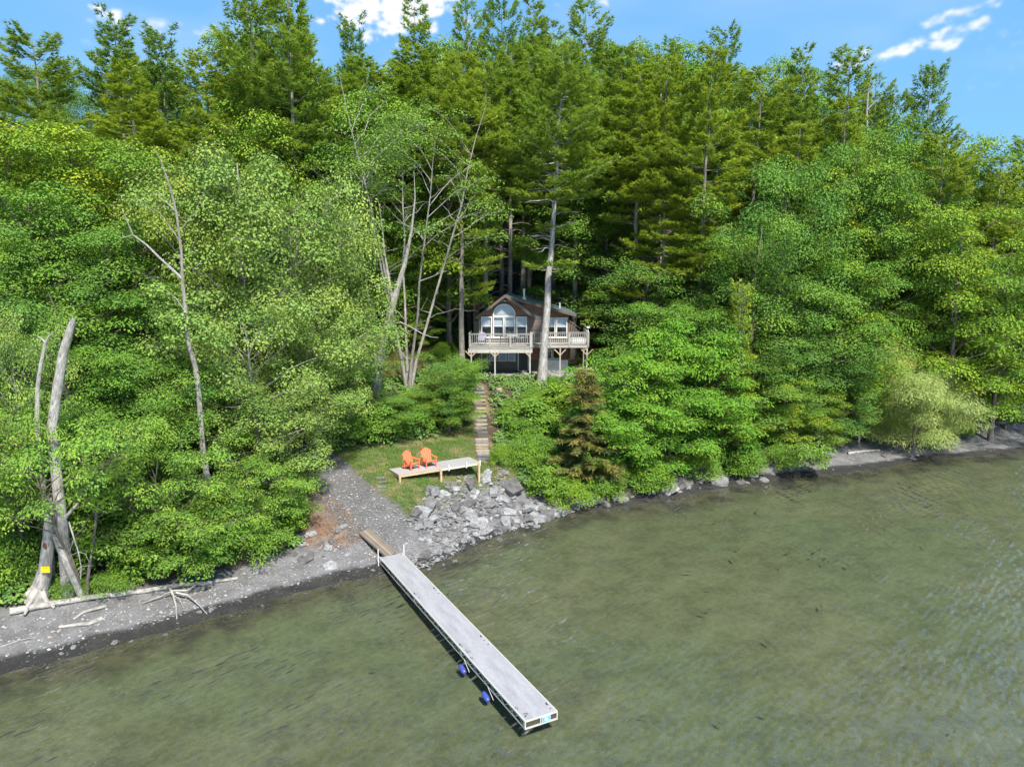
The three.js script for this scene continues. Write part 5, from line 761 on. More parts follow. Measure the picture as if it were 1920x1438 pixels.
// ---------------------------------------------------------------- shale rocks
{
  const r = rng(63);
  const rock = (u, v, size, label, group, m, lift = 0.25, tilt = 0.5) => { const p = u instanceof THREE.Vector3 ? u : onGround(u, v), o = new THREE.Mesh(slabShapes[Math.floor(r() * 12)], m ?? STONE[Math.floor(r() * 5)]); o.name = numbered('shale_rock'); o.castShadow = o.receiveShadow = true; o.position.copy(p); o.position.y += size * (lift - 0.22); o.rotation.set((r() - 0.5) * tilt + 0.2, r() * 6.28, (r() - 0.5) * tilt); o.scale.set(size * (0.8 + r() * 0.45), size * (0.7 + r() * 0.6), size * (0.7 + r() * 0.5)); if (/flat/.test(label) && size > 0.8) o.scale.y *= 0.5; scene.add(o); return tag(o, label, 'rock', group); };
  // the large ones
  for (const [u, v, s, label] of [[955, 912, 2.3, 'large flat dark grey shale slab at the top of the rock bank'], [1000, 918, 1.4, 'dark flat slab at the far end of the rock bank'], [880, 905, 1.35, 'dark layered slab half in the grass below the platform'], [851, 918, 0.85, 'pale pointed rock in the grass below the platform middle'], [880, 968, 1.5, 'tall upright grey slab standing in the rock bank'], [955, 960, 1.2, 'broad pale slab low in the rock bank'], [868, 986, 1.0, 'rounded pale slab at the foot of the upright slab'], [935, 935, 0.8, 'pale slab with a white face in the rock bank'], [775, 963, 0.9, 'dark upright rock beside the top of the ramp'], [572, 1048, 1.3, 'dark flat slab lying on the beach below the dirt bank'], [620, 1062, 0.8, 'pale slab on the beach near the plank walk'], [1248, 918, 1.9, 'large pale tilted slab on the shore below the sumacs'], [1275, 908, 1.7, 'dark brown tilted slab on the shore below the sumacs'], [1350, 905, 1.7, 'flat blue-grey slab on the shore beyond the sumacs'], [1165, 938, 1.1, 'square grey block on the shore below the cedar'], [1040, 955, 1.6, 'broad flat slab at the water under the green bush']]) rock(u, v, s, label, null, /dark/.test(label) ? STONE[3] : /pale/.test(label) ? STONE[4] : STONE[0], 0.24, /upright|tilted/.test(label) ? 1.1 : 0.15);
  const bankLabel = 'grey shale rock in the loose rock bank below the lawn platform', bankGroup = 'rocks of the bank below the platform';
  for (let k = 0; k < 172; k++) { const sA = 16.8 + r() * 11, dA = 0.15 + Math.pow(r(), 0.85) * (sA < 19 ? 2.2 + (sA - 16.8) : sA > 25.5 ? 1.6 : 4.1), [x, z] = fromSD(sA, dA); if (rampDist(x, z) < 1.1) continue; rock(ground(x, z), 0, 0.34 + Math.pow(r(), 2) * 0.9, bankLabel, bankGroup, null, 0.28, 0.75); }
  for (let k = 0; k < 16; k++) rock(770 + r() * 130, 925 + r() * 45, 0.25 + r() * 0.4, 'small grey rock scattered in the grass above the rock bank', 'rocks in the grass');
  for (let k = 0; k < 38; k++) { const u = 1060 + r() * 400; rock(u, 962 - (u - 1060) * 0.155 - r() * 16 - 3, 0.25 + Math.pow(r(), 2) * 0.7, 'grey shale rock at the waterline below the sumac thicket', 'rocks along the thicket shore'); }
  for (let k = 0; k < 24; k++) rock(525 + r() * 150, 985 + r() * 60, 0.2 + Math.pow(r(), 2) * 0.6, 'grey rock in the loose stones below the dirt bank', 'rocks below the dirt bank');
  for (let k = 0; k < 15; k++) { const s = r() * 17, [x, z] = fromSD(s, -0.35 + r() * 1.1); rock(ground(x, z), 0, 0.14 + r() * 0.26, 'small flat stone at the wet edge of the beach', 'stones at the wet edge', STONE[[1, 3, 0][k % 3]], 0.2, 0.2); }
  for (let k = 0; k < 16; k++) { const s = 17 + r() * 9, [x, z] = fromSD(s, -0.9 + r() * 1.3); rock(ground(x, z), 0, 0.18 + r() * 0.4, 'flat stone in the shallow water off the rock bank', 'stones in the shallows', STONE[[1, 3, 0][k % 3]], 0.22, 0.2); }
  for (let k = 0; k < 14; k++) { const s = 50 + r() * 20, [x, z] = fromSD(s, 0.3 + r() * 3.6); rock(ground(x, z), 0, 0.15 + r() * 0.4, 'pale stone on the gravel shore beyond the willow', 'stones beyond the willow', null, 0.2, 0.2); }
  for (let k = 0; k < 10; k++) { const s = -2 + r() * 14, [x, z] = fromSD(s, 1 + r() * 1.6); rock(ground(x, z), 0, 0.14 + r() * 0.25, 'pale flat stone lying on the gravel beach', 'stones on the beach', STONE[[4, 2][k % 2]], 0.16, 0.1); }
  { const im = new THREE.InstancedMesh(slabShapes[4], std([1, 1, 1], 0.9, { map: rockTex }), 1500), M4 = new THREE.Matrix4(), Q4 = new THREE.Quaternion(), E4 = new THREE.Euler(); im.name = 'rock_rubble'; im.castShadow = im.receiveShadow = true; let n = 0; for (let k = 0; k < 5000 && n < 1500; k++) { const sA = 16.5 + r() * 12, dA = 0.05 + r() * (sA < 19 ? 2.2 + (sA - 16.8) : sA > 25.5 ? 1.4 : 4.3), [x, z] = fromSD(sA, dA); if (rampDist(x, z) < 1.2) continue; const w = 0.1 + Math.pow(r(), 2) * 0.26, t = 0.13 + r() * 0.3; im.setMatrixAt(n, M4.compose(ground(x, z).add(V(0, w * 0.12, 0)), Q4.setFromEuler(E4.set((r() - 0.5) * 1.1, r() * 6.28, (r() - 0.5) * 1.1)), V(w * (0.8 + r() * 0.6), w * (0.6 + r() * 0.8), w))); im.setColorAt(n++, new THREE.Color().setRGB(t * 1.01, t, t * (0.98 + r() * 0.04))); } im.count = n; im.userData = { kind: 'stuff', label: 'small broken shale filling the rock bank' }; scene.add(im); }
  // layered ledge at the foot of the bluff
  const ledge = thing('rock_ledge', 'dark layered shale ledge at the foot of the bluff beyond the willow', 'ledge', ground(...fromSD(74, 5.2)));
  for (let k = 0; k < 95; k++) { const s = 66 + r() * 17, h = Math.floor(r() * 7), [x, z] = fromSD(s, 4.4 + h * 0.3 + r() * 0.3), o = part('rock_layer', slabShapes[Math.floor(r() * 12)], [STONE[3], STONE[1], STONE[0]][Math.floor(r() * 3)], ledge); o.position.set(x - ledge.position.x, height(x, z) + 0.06 + r() * 0.1 - ledge.position.y, z - ledge.position.z); o.rotation.set((r() - 0.5) * 0.12, Math.atan2(0.477, 0.879) + (r() - 0.5) * 0.3, (r() - 0.5) * 0.12); o.scale.set(1.4 + r() * 1.8, 1.0 + r() * 0.9, 1.0 + r() * 0.5); }
}
// ---------------------------------------------------------------- driftwood, snags and leaning trunks
const BARK_LEAN = bark([0.5, 0.46, 0.42]);
const SILVER = std([0.6, 0.57, 0.53], 0.9, { map: barkTex, bumpMap: barkTex, bumpScale: 0.015 });
function pathTree(name, label, category, pts, radii, m, extra, group) {   // a bare woody thing along a path of points
  const o = pts[0], W = new Wood(), r = rng(pts.length * 31 + Math.round(Math.abs(o.x) * 100)), t = thing(name, label, category, o.clone(), 0, group), P0 = pts.map((p) => p.clone().sub(o));
  W.tube(P0, radii, 9); part('trunk', W.geometry(), m, t);
  if (extra) extra(t, P0, r); return t;
}
const branchPart = (t, pts, r0, r1, m, name = 'branch') => { const W = new Wood(); W.tube(pts, pts.map((_, k) => r0 + (r1 - r0) * k / (pts.length - 1)), 6); return part(name, W.geometry(), m, t); };
const line = (list, depth) => list.map(([u, v]) => at(u, v, depth));
{
  const rel = (b, list, d) => line(list, d).map((p) => p.sub(b));
  // two broken snags above the beach
  let b = (() => { const q = at(96, 800, 29.4); return ground(q.x, q.z); })(); pathTree('dead_snag', 'thick broken silver snag with a splintered top above the beach', 'snag', [b.clone().add(V(0, -0.3, 0)), ...line([[96, 800], [108, 720], [118, 660], [134, 606], [140, 596]], 29.4)], [0.26, 0.2, 0.19, 0.175, 0.13, 0.03], SILVER, (t, p) => { branchPart(t, [p[4], p[4].clone().add(V(0.05, 0.28, 0))], 0.08, 0.01, SILVER, 'splinter'); });
  b = (() => { const q = at(68, 790, 29.7); return ground(q.x, q.z); })(); pathTree('dead_snag', 'thin forked silver snag beside the thick broken snag', 'snag', [b.clone().add(V(0, -0.3, 0)), ...line([[68, 790], [70, 720], [76, 680], [84, 643]], 29.7)], [0.14, 0.1, 0.085, 0.075, 0.065], SILVER, (t, p) => { const e = p[4]; branchPart(t, [e, e.clone().add(V(0.15, 0.25, 0)), e.clone().add(V(0.38, 0.45, 0))], 0.055, 0.02, SILVER); branchPart(t, [e, e.clone().add(V(-0.12, 0.16, 0)), e.clone().add(V(-0.3, 0.28, 0))], 0.05, 0.02, SILVER); });
  // tree with the yellow sign
  b = onGround(76, 1118); const SD = -b.z; const signTree = pathTree('dead_tree', 'thick pale dead tree trunk carrying the yellow sign at the beach', 'tree', [b.clone().add(V(-0.15, -0.2, 0.1)), b.clone().add(V(0, 0.35, 0)), ...line([[84, 1066], [89, 1020], [92, 975], [90, 935]], SD)], [0.55, 0.36, 0.27, 0.24, 0.2, 0.12], SILVER, (t, p) => { for (const a of [0.3, 1.5, 2.6, 3.7, 5.1]) branchPart(t, [V(0.15, 0.75, 0), V(Math.cos(a) * 0.5, 0.15, Math.sin(a) * 0.5), V(Math.cos(a) * 0.95, -0.15, Math.sin(a) * 0.9)], 0.2, 0.05, SILVER, 'root'); branchPart(t, [p[3], p[3].clone().add(V(0.5, 0.9, -0.3)), p[3].clone().add(V(1.1, 1.6, -0.5))], 0.13, 0.05, SILVER); const h = part('hollow', new THREE.SphereGeometry(0.1, 10, 8), std([0.12, 0.05, 0.03]), t, p[3].toArray()); h.scale.set(0.9, 2, 0.5); h.position.z += 0.2; });
  { const p = at(84, 1068, SD - 0.34), cv = document.createElement('canvas'); cv.width = 256; cv.height = 192; const c = cv.getContext('2d'); c.fillStyle = '#ffd712'; c.fillRect(0, 0, 256, 192); c.fillStyle = '#2a2410'; c.font = 'bold 50px sans-serif'; c.textAlign = 'center'; c.fillText('POSTED', 128, 58); c.fillStyle = '#b89a10'; for (let k = 0; k < 5; k++) c.fillRect(30, 80 + k * 20, 196 - (k % 2) * 40, 7); const tx = new THREE.CanvasTexture(cv); tx.colorSpace = THREE.SRGBColorSpace; const s = thing('posted_sign', 'small yellow posted sign nailed to the pale dead trunk', 'sign', p, 0.08); part('sign_board', box(0.34, 0.27, 0.006), std([0.8, 0.6, 0.02], 0.5), s); part('sign_face', new THREE.PlaneGeometry(0.335, 0.265), new THREE.MeshStandardMaterial({ map: tx, roughness: 0.5 }), s, [0, 0, 0.006]); for (const k of [-1, 1]) part('nail', new THREE.CylinderGeometry(0.008, 0.008, 0.34, 6), BLACK, s, [k * 0.14, 0.1, -0.16], [Math.PI / 2, 0, 0]); }
  // fallen trunk leaning on it
  { const foot = onGround(152, 1122); pathTree('fallen_trunk', 'pale fallen trunk leaning against the dead tree with the sign', 'log', [foot.clone().add(V(0.05, -0.05, 0)), ...line([[131, 1075], [114, 1035], [101, 1002]], SD - 0.1)], [0.14, 0.135, 0.13, 0.12], SILVER); }
  { const p = line([[128, 978], [138, 1010], [146, 1035], [151, 1062], [150, 1086]], SD - 1.0), g = p[0].clone(); pathTree('dead_branch', 'bare forked branch hanging beside the leaning fallen trunk', 'branch', p, [0.035, 0.03, 0.026, 0.02, 0.01], SILVER, (t, q) => { branchPart(t, [q[2], q[2].clone().add(V(0.3, -0.05, 0.05)), q[2].clone().add(V(0.42, -0.4, 0.05))], 0.014, 0.005, SILVER); branchPart(t, [q[2], q[2].clone().add(V(-0.25, -0.1, 0.05)), q[2].clone().add(V(-0.38, -0.32, 0.05))], 0.014, 0.005, SILVER); branchPart(t, [q[3], q[3].clone().add(V(-0.22, -0.2, 0))], 0.012, 0.004, SILVER); branchPart(t, [q[1], q[1].clone().add(V(-0.18, -0.4, 0)), q[1].clone().add(V(-0.26, -0.7, 0))], 0.014, 0.005, SILVER); branchPart(t, [q[3], q[3].clone().add(V(0.2, 0.02, 0)), q[3].clone().add(V(0.5, 0.03, 0))], 0.01, 0.004, SILVER); }); }
  // pale leaning trunk with a bare fork
  b = spot(404, 34.5); pathTree('leaning_tree', 'tall pale slender leaning trunk with a bare dead fork', 'tree', [b.clone().add(V(0, -0.3, 0)), ...line([[401, 972], [388, 900], [378, 830], [372, 740], [366, 690], [352, 640], [348, 590], [341, 525], [339, 470], [330, 400], [318, 350], [300, 300], [288, 272]], 34.5)], [0.17, 0.16, 0.15, 0.135, 0.125, 0.115, 0.105, 0.095, 0.075, 0.06, 0.05, 0.035, 0.022, 0.01], BARK_LEAN, (t, p) => {
    branchPart(t, rel(b.clone().add(V(0, -0.3, 0)), [[340, 522], [322, 505], [300, 485], [275, 460], [248, 440], [240, 420], [228, 392]], 34.5), 0.075, 0.015, BARK_SILVER, 'dead_fork'); const o = b.clone().add(V(0, -0.3, 0)); branchPart(t, rel(o, [[248, 440], [236, 444], [230, 446], [228, 434]], 34.5), 0.025, 0.008, BARK_SILVER); branchPart(t, rel(o, [[339, 430], [352, 412], [366, 396], [382, 358]], 34.5), 0.03, 0.008, BARK_SILVER); branchPart(t, rel(o, [[327, 395], [312, 380], [290, 360]], 34.5), 0.03, 0.008, BARK_SILVER); branchPart(t, rel(o, [[335, 450], [300, 400], [255, 372]], 34.6), 0.025, 0.006, BARK_SILVER); branchPart(t, rel(o, [[347, 585], [330, 560], [312, 545], [290, 534]], 34.3), 0.03, 0.006, BARK_SILVER);
    const L = new Leaves(4000), rr = rng(71); for (const [u, v, n] of [[350, 600, 260], [310, 600, 220], [290, 540, 160], [330, 640, 180], [370, 560, 180], [250, 370, 120], [395, 560, 220], [410, 640, 200]]) pad(L, rr, at(u, v, 34.4 + rr()).sub(o), 0.7, 0.3, n, 0.15, POPLAR[0], { ball: 0.7, wide: 0.8 }); part('crown', L.geometry(), FOL, t);
  });
  // leaning grey cottonwood trunk beside the upper lawn
  b = spot(702, 49); pathTree('leaning_tree', 'stout grey leaning trunk beside the upper lawn, forked low down', 'tree', [b.clone().add(V(0, -0.4, 0)), ...line([[703, 740], [708, 700], [714, 660], [724, 620], [732, 585], [745, 540], [760, 490], [772, 430], [778, 370], [776, 320]], 49)], [0.42, 0.36, 0.31, 0.29, 0.28, 0.25, 0.19, 0.13, 0.08, 0.045, 0.012], BARK_PALE, (t, p) => { const o = b.clone().add(V(0, -0.4, 0)); branchPart(t, rel(o, [[707, 700], [703, 670], [700, 640], [697, 615], [690, 560], [684, 500]], 49), 0.15, 0.012, BARK_PALE, 'second_stem'); branchPart(t, rel(o, [[733, 608], [750, 604], [768, 612], [790, 625], [808, 632], [822, 633]], 48.6), 0.06, 0.02, BARK_PALE); branchPart(t, rel(o, [[732, 585], [735, 560], [728, 520], [720, 470], [716, 420], [708, 370]], 49), 0.15, 0.01, BARK_PALE); branchPart(t, rel(o, [[703, 702], [688, 712], [676, 728]], 48.8), 0.05, 0.02, BARK_PALE); branchPart(t, rel(o, [[748, 655], [760, 670], [766, 685], [764, 705], [762, 712]], 47.5), 0.03, 0.012, BARK_SILVER); });
  // hero pine in front of the deck
  b = V(2.36, height(2.36, -58.6), -58.6); const H = at(1055, 98, 58.6).y - b.y, k = pine(P({ seed: 91, H, base: 0.57, R: 5.4, tr: 0.36, lean: [0.062, 0], dead: 30, deadFrom: 0.4, deadLen: 3.4, step: 0.75, skip: 0.1, extra: [[0.365, 0.2, 1.9], [0.37, 1.4, 1.5], [0.36, 2.6, 1.7], [0.365, 3.7, 2.0], [0.37, 4.8, 1.7], [0.355, 5.6, 1.6], [0.37, 0.9, 1.9], [0.485, 0.3, 1.3], [0.49, 2.2, 1.2], [0.48, 3.9, 1.2], [0.485, 5.2, 1.4]] })), t = thing('white_pine', 'tall white pine with a bare leaning trunk in front of the deck', 'tree', b); part('trunk', k.trunk, bark([0.72, 0.68, 0.66]), t); part('crown', k.crown, NEEDLE, t);
  { const q = spot(866, 59), Hq = at(866, 100, 59).y - q.y, kq = pine(P({ seed: 95, H: Hq, base: 0.6, R: 4, tr: 0.26, lean: [0.005, 0], dead: 26, deadFrom: 0.2, deadLen: 2.6, step: 0.9, extra: [[0.6, 0.1, 2.4], [0.56, -0.3, 2.4], [0.56, 0.6, 2.6], [0.46, -0.1, 2.7], [0.45, 0.8, 2.4], [0.37, 0.2, 3], [0.34, -0.4, 2.8], [0.335, 0.9, 2.3], [0.27, 0.3, 2.2], [0.29, -0.2, 2.4]] })), tq = thing('white_pine', 'pine with a bare grey trunk and bright low plumes beside the chimney', 'tree', q); part('trunk', kq.trunk, BARK_PINE, tq); part('crown', kq.crown, NEEDLE_WARM, tq); }
  // driftwood on the beach
  const log = (list, r0, r1, label, m = SILVER) => { const p = list.map(([u, v]) => onGround(u, v)), t_ = pathTree('driftwood_log', label, 'log', p.map((q, i) => q.add(V(0, r0 * 0.8, 0))), p.map((_, i) => r0 + (r1 - r0) * i / (p.length - 1)), m, null, 'driftwood on the beach'); return t_; };
  log([[18, 1152], [70, 1142], [140, 1130], [215, 1118]], 0.15, 0.11, 'long grey driftwood log at the foot of the sign tree'); log([[205, 1120], [270, 1112], [330, 1102], [380, 1096]], 0.12, 0.09, 'grey driftwood log in the middle of the beach edge'); log([[372, 1098], [410, 1092], [445, 1087]], 0.09, 0.07, 'pale driftwood log at the end of the beach edge'); log([[136, 1164], [155, 1150], [198, 1138]], 0.05, 0.07, 'short pale driftwood stick below the long log'); log([[110, 1178], [140, 1174], [165, 1172], [190, 1162]], 0.06, 0.1, 'bleached flat driftwood piece on open gravel'); log([[0, 1214], [35, 1202], [68, 1196]], 0.03, 0.02, 'thin stick lying near the picture edge of the beach'); log([[1590, 852], [1620, 848], [1650, 846]], 0.1, 0.08, 'pale log on the gravel under the willow');
  { const o = onGround(322, 1118), t_ = thing('driftwood_root', 'bleached branching root lying on the middle of the beach', 'driftwood', o.clone().add(V(0, 0.06, 0))), q = (u, v, h = 0.05) => onGround(u, v).add(V(0, h, 0)).sub(o); branchPart(t_, [q(350, 1118, 0.2), q(325, 1120, 0.25), q(300, 1126, 0.12), q(266, 1134, 0)], 0.05, 0.02, SILVER); branchPart(t_, [q(318, 1112, 0.2), q(326, 1130, 0.2), q(330, 1145, 0.1), q(331, 1164, 0)], 0.07, 0.025, SILVER); branchPart(t_, [q(330, 1122, 0.2), q(352, 1126, 0.2), q(370, 1138, 0.1), q(388, 1154, 0)], 0.06, 0.015, SILVER); branchPart(t_, [q(350, 1118, 0.2), q(375, 1104, 0.25), q(395, 1106, 0.1)], 0.03, 0.01, SILVER); branchPart(t_, [q(326, 1128, 0.2), q(338, 1138, 0.3), q(344, 1150, 0.05)], 0.025, 0.01, SILVER); }
  // bare dead top on the falling skyline, pale leaning stems on the bluff
  b = spot(1632, 76); pathTree('dead_snag', 'bare dead treetop standing above the skyline beside the bluish pine', 'snag', [b.clone(), ...line([[1628, 330], [1626, 210], [1629, 165], [1634, 148], [1626, 128]], 76)], [0.25, 0.16, 0.1, 0.07, 0.04, 0.015], BARK_SILVER, (t_, p) => { branchPart(t_, rel(b, [[1628, 205], [1642, 190], [1655, 180]], 76), 0.06, 0.02, BARK_SILVER); branchPart(t_, rel(b, [[1628, 175], [1640, 166], [1648, 155]], 76), 0.05, 0.02, BARK_SILVER); branchPart(t_, rel(b, [[1628, 180], [1620, 170], [1614, 150]], 76), 0.04, 0.015, BARK_SILVER); });
  for (const [list, d, label] of [[[[1832, 742], [1850, 700], [1868, 668], [1884, 640]], 64, 'pale leaning stem on the bluff above the rock ledge'], [[[1882, 730], [1890, 705], [1898, 685]], 65, 'short pale stem near the picture edge on the bluff'], [[[1786, 720], [1798, 690], [1806, 655], [1815, 640]], 64, 'grey leaning stem just beyond the willow'], [[[1672, 700], [1680, 660], [1692, 630], [1700, 610]], 63, 'pale curved stem rising behind the willow']]) { const p = line(list, d), f = ground(p[0].x, p[0].z); pathTree('bare_stem', label, 'tree', [f.clone().add(V(0, -0.3, 0)), ...p], [0.14, 0.11, 0.1, 0.08, 0.05].slice(0, p.length + 1), BARK_SILVER); }
  // fresh stump beside the stairs
  { const p = onGround(936, 737), s = thing('tree_stump', 'fresh-cut tree stump with an orange top beside the stairs', 'stump', p); const pts = [[0, -0.2], [0.32, -0.2], [0.29, 0], [0.25, 0.15], [0.245, 0.34], [0, 0.34]].map(([a, c]) => new THREE.Vector2(a, c)); part('bark', new THREE.LatheGeometry(pts, 18), BARK, s); part('cut_face', new THREE.CylinderGeometry(0.235, 0.24, 0.02, 20), wood([0.75, 0.46, 0.22]), s, [0, 0.352, 0]); }
}
// hero stem fan and bough over the water
{ const p = at(1530, 860, 49), W = new Wood(), L = new Leaves(12000), r = rng(73), b = ground(...fromSD(49, 4)), t = thing('leafy_bough', 'low leafy bough reaching out over the water from the broad oak', 'tree', b); W.limb(V(0, -0.2, 0), p.clone().sub(b), 0.12, 0.02, 0.6, 6, 0.03, r, 6); part('trunk', W.geometry(), BARK, t); for (let k = 0; k < 42; k++) { const f = 0.35 + r() * 0.7; const c = p.clone().sub(b).multiplyScalar(f).add(V((r() - 0.5) * 2.6, 0.4 + (r() - 0.5) * 1.6 - f * 0.4, (r() - 0.5) * 1.6)); pad(L, r, c, 0.55, 0.2, 60, 0.17, OAK[2], { droop: 0.6 }); } part('crown', L.geometry(), FOL, t); }
// shrubs named one by one
for (const [k, u, v, h, w, label, m] of [['bush_b', 940, 872, 1.5, 1.5, 'round bright green bush beside the foot of the stairs', FOL_LIGHT], ['bush_b', 1070, 948, 1.9, 3.0, 'bright bush at the water beside the broad flat slab', FOL_LIGHT], ['bush_a', 1025, 925, 1.9, 2.6, 'leafy bush at the end of the rock bank', FOL], ['bush_c', 985, 830, 2.0, 2.6, 'leafy bush on the slope between stairs and cedar', FOL], ['bush_a', 965, 790, 1.6, 2.4, 'leafy bush beside the middle of the stairs', FOL], ['bush_c', 1010, 870, 2.2, 2.8, 'dark leafy bush above the rock bank', FOL], ['bush_b', 1040, 726, 0.9, 1.2, 'bush in front of the white foundation panel', FOL], ['bush_a', 1000, 745, 0.8, 1.7, 'low bush at the foot of the bare leaning pine', FOL], ['bush_c', 862, 770, 3.0, 2.6, 'tall dark bush along the stairs above the lawn', FOL], ['bush_a', 868, 730, 2.4, 2.4, 'leafy bush at the head of the stairs', FOL], ['bush_c', 830, 800, 2.6, 3.0, 'broad bush behind the platform', FOL], ['bush_c', 770, 812, 2.4, 3.0, 'dark bush behind the orange chairs', FOL], ['bush_a', 700, 822, 2.2, 3.0, 'bush at the back of the lawn near the ramp', FOL], ['bush_c', 640, 836, 2.4, 3.0, 'bush at the corner of the lawn beside the ramp top', FOL], ['bush_b', 545, 930, 2.2, 3.0, 'bush above the dirt bank', FOL_LIGHT], ['bush_b', 505, 985, 2.2, 3.2, 'bright bush at the end of the driftwood beach', FOL_LIGHT], ['bush_b', 460, 1040, 1.8, 3.0, 'bush overhanging the pale driftwood log', FOL], ['bush_b', 130, 1115, 0.9, 1.4, 'low green tuft under the leaning fallen trunk', FOL], ['bush_b', 215, 1108, 1.1, 1.8, 'low bush beside the long driftwood log', FOL], ['bush_b', 1120, 930, 1.6, 3.0, 'bush at the water in front of the cedar', FOL], ['bush_b', 1210, 912, 1.7, 3.2, 'bush above the square grey block', FOL], ['bush_b', 1310, 893, 1.7, 3.0, 'bush between the large shore slabs', FOL], ['bush_b', 1395, 885, 1.7, 2.8, 'bush beyond the flat blue-grey slab', FOL], ['bush_b', 1865, 790, 2.8, 4.4, 'yellow-green bush on top of the rock ledge', FOL_LIGHT], ['bush_b', 1790, 812, 1.6, 2.8, 'green bush beside the willow foot', FOL]]) grow(k, 'bush', onGround(u, v), h, w, label, 'bush', null, m);

for (const [s, d, h, label] of [[63.5, 6.2, 1.8, 'low bush between the willow and the rock ledge'], [68, 7.4, 2.0, 'bush on the near end of the rock ledge'], [72, 7.2, 1.7, 'bush in the middle of the rock ledge top'], [76, 7.5, 2.2, 'bush at the picture edge above the rock ledge'], [59, 5.6, 1.5, 'dark low bush under the pale willow'], [53, 5.2, 1.6, 'low bush beside the pale log under the willow']]) grow('bush_b', 'bush', ground(...fromSD(s, d)), h, h * 1.9, label, 'bush', null, FOL);

// ---------------------------------------------------------------- grass, ground cover, gravel
const tmpM = new THREE.Matrix4(), tmpQ = new THREE.Quaternion(), tmpE = new THREE.Euler();
function scatter(name, geometry, m, spots, label, parent = scene) { const im = new THREE.InstancedMesh(geometry, m, spots.length); im.name = name; im.castShadow = im.receiveShadow = true; spots.forEach(([p, s, turn, c, tx = 0, tz = 0], k) => { im.setMatrixAt(k, tmpM.compose(p, tmpQ.setFromEuler(tmpE.set(tx, turn, tz)), V(s, s, s))); im.setColorAt(k, new THREE.Color().setRGB(...c)); }); im.userData = { kind: 'stuff', label }; parent.add(im); return im; }
const PLAIN = new THREE.MeshPhysicalMaterial({ color: 0xffffff, roughness: 0.9, transmission: 0.3, thickness: 0, side: THREE.DoubleSide }), PEB = std([1, 1, 1], 0.85);
{
  const r = rng(81), L = new Leaves(200); for (let k = 0; k < 14; k++) { const a = r() * 6.28, l = 0.1 + r() * 0.16, x = (r() - 0.5) * 0.2, z = (r() - 0.5) * 0.2; L.blade(x, 0, z, Math.cos(a) * l * 0.5, l * 0.8, Math.sin(a) * l * 0.5, -Math.sin(a) * 0.009, 0, Math.cos(a) * 0.009, [1, 1, 1], [1, 1, 1]); }
  const g = L.geometry(); g.deleteAttribute('color'); const spots = [];
  const fill = (poly, n, cols, s0) => { const xs = poly.map((p) => p.x), zs = poly.map((p) => p.z), x0 = Math.min(...xs) - 0.3, x1 = Math.max(...xs) + 0.3, z0 = Math.min(...zs) - 0.3, z1 = Math.max(...zs) + 0.3; for (let k = 0; k < n; k++) { const x = x0 + r() * (x1 - x0), z = z0 + r() * (z1 - z0), m = fbm(x * 1.7, z * 1.7, 47, 3), e = (r() - 0.5) * 0.6; if (!inPoly(poly, x + e, z + e) || rampDist(x, z) < 1.3 || lineDist(stairLine, x, z) < 0.5) continue; const q = smooth(0.42, 0.68, m + (r() - 0.5) * 0.25); if (r() < q * 0.45) continue; spots.push([ground(x, z), s0 * (0.6 + r() * 0.8), r() * 6.28, jit(mixc(cols[0], cols[1], q), r, 0.4)]); } };
  fill(lawn, 26000, [[0.16, 0.26, 0.04], [0.36, 0.33, 0.13]], 0.8); fill(upperLawn, 9000, [[0.24, 0.27, 0.05], [0.34, 0.3, 0.1]], 0.8);
  scatter('grass', g, PLAIN, spots, 'short grass with straw patches on the lawns');
}
{
  const r = rng(82), L = new Leaves(200); pad(L, r, V(0, 0.16, 0), 0.26, 0.1, 26, 0.14, [1, 1, 1], { vary: 0, droop: 0.3 }); const g = L.geometry(); const spots = [];
  for (let k = 0; k < 60000 && spots.length < 17000; k++) { const s = -6 + r() * 84, d = 2.2 + Math.pow(r(), 1.5) * 30, [x, z] = fromSD(s, d); if (d < beachWidth(s) + 0.5 || inPoly(lawn, x, z) || inPoly(upperLawn, x, z) || rampDist(x, z) < 1.7 || inPoly(dirtPatch, x, z) || lineDist(stairLine, x, z) < 0.95 || (x > -3.6 && x < 5.6 && z < -59.4 && z > -70)) continue; if (s > 17 && s < 26 && d < 5.5) continue; if (x > 5.6 && x < 10 && z < -57 && r() < 0.8) continue; spots.push([ground(x, z), 0.6 + r() * 1.1, r() * 6.28, jit([...OAK, MAPLE[1]][Math.floor(r() * 4)], r, 0.4)]); }
  scatter('ground_cover', g, PLAIN, spots, 'low leafy ground cover under the trees');
}
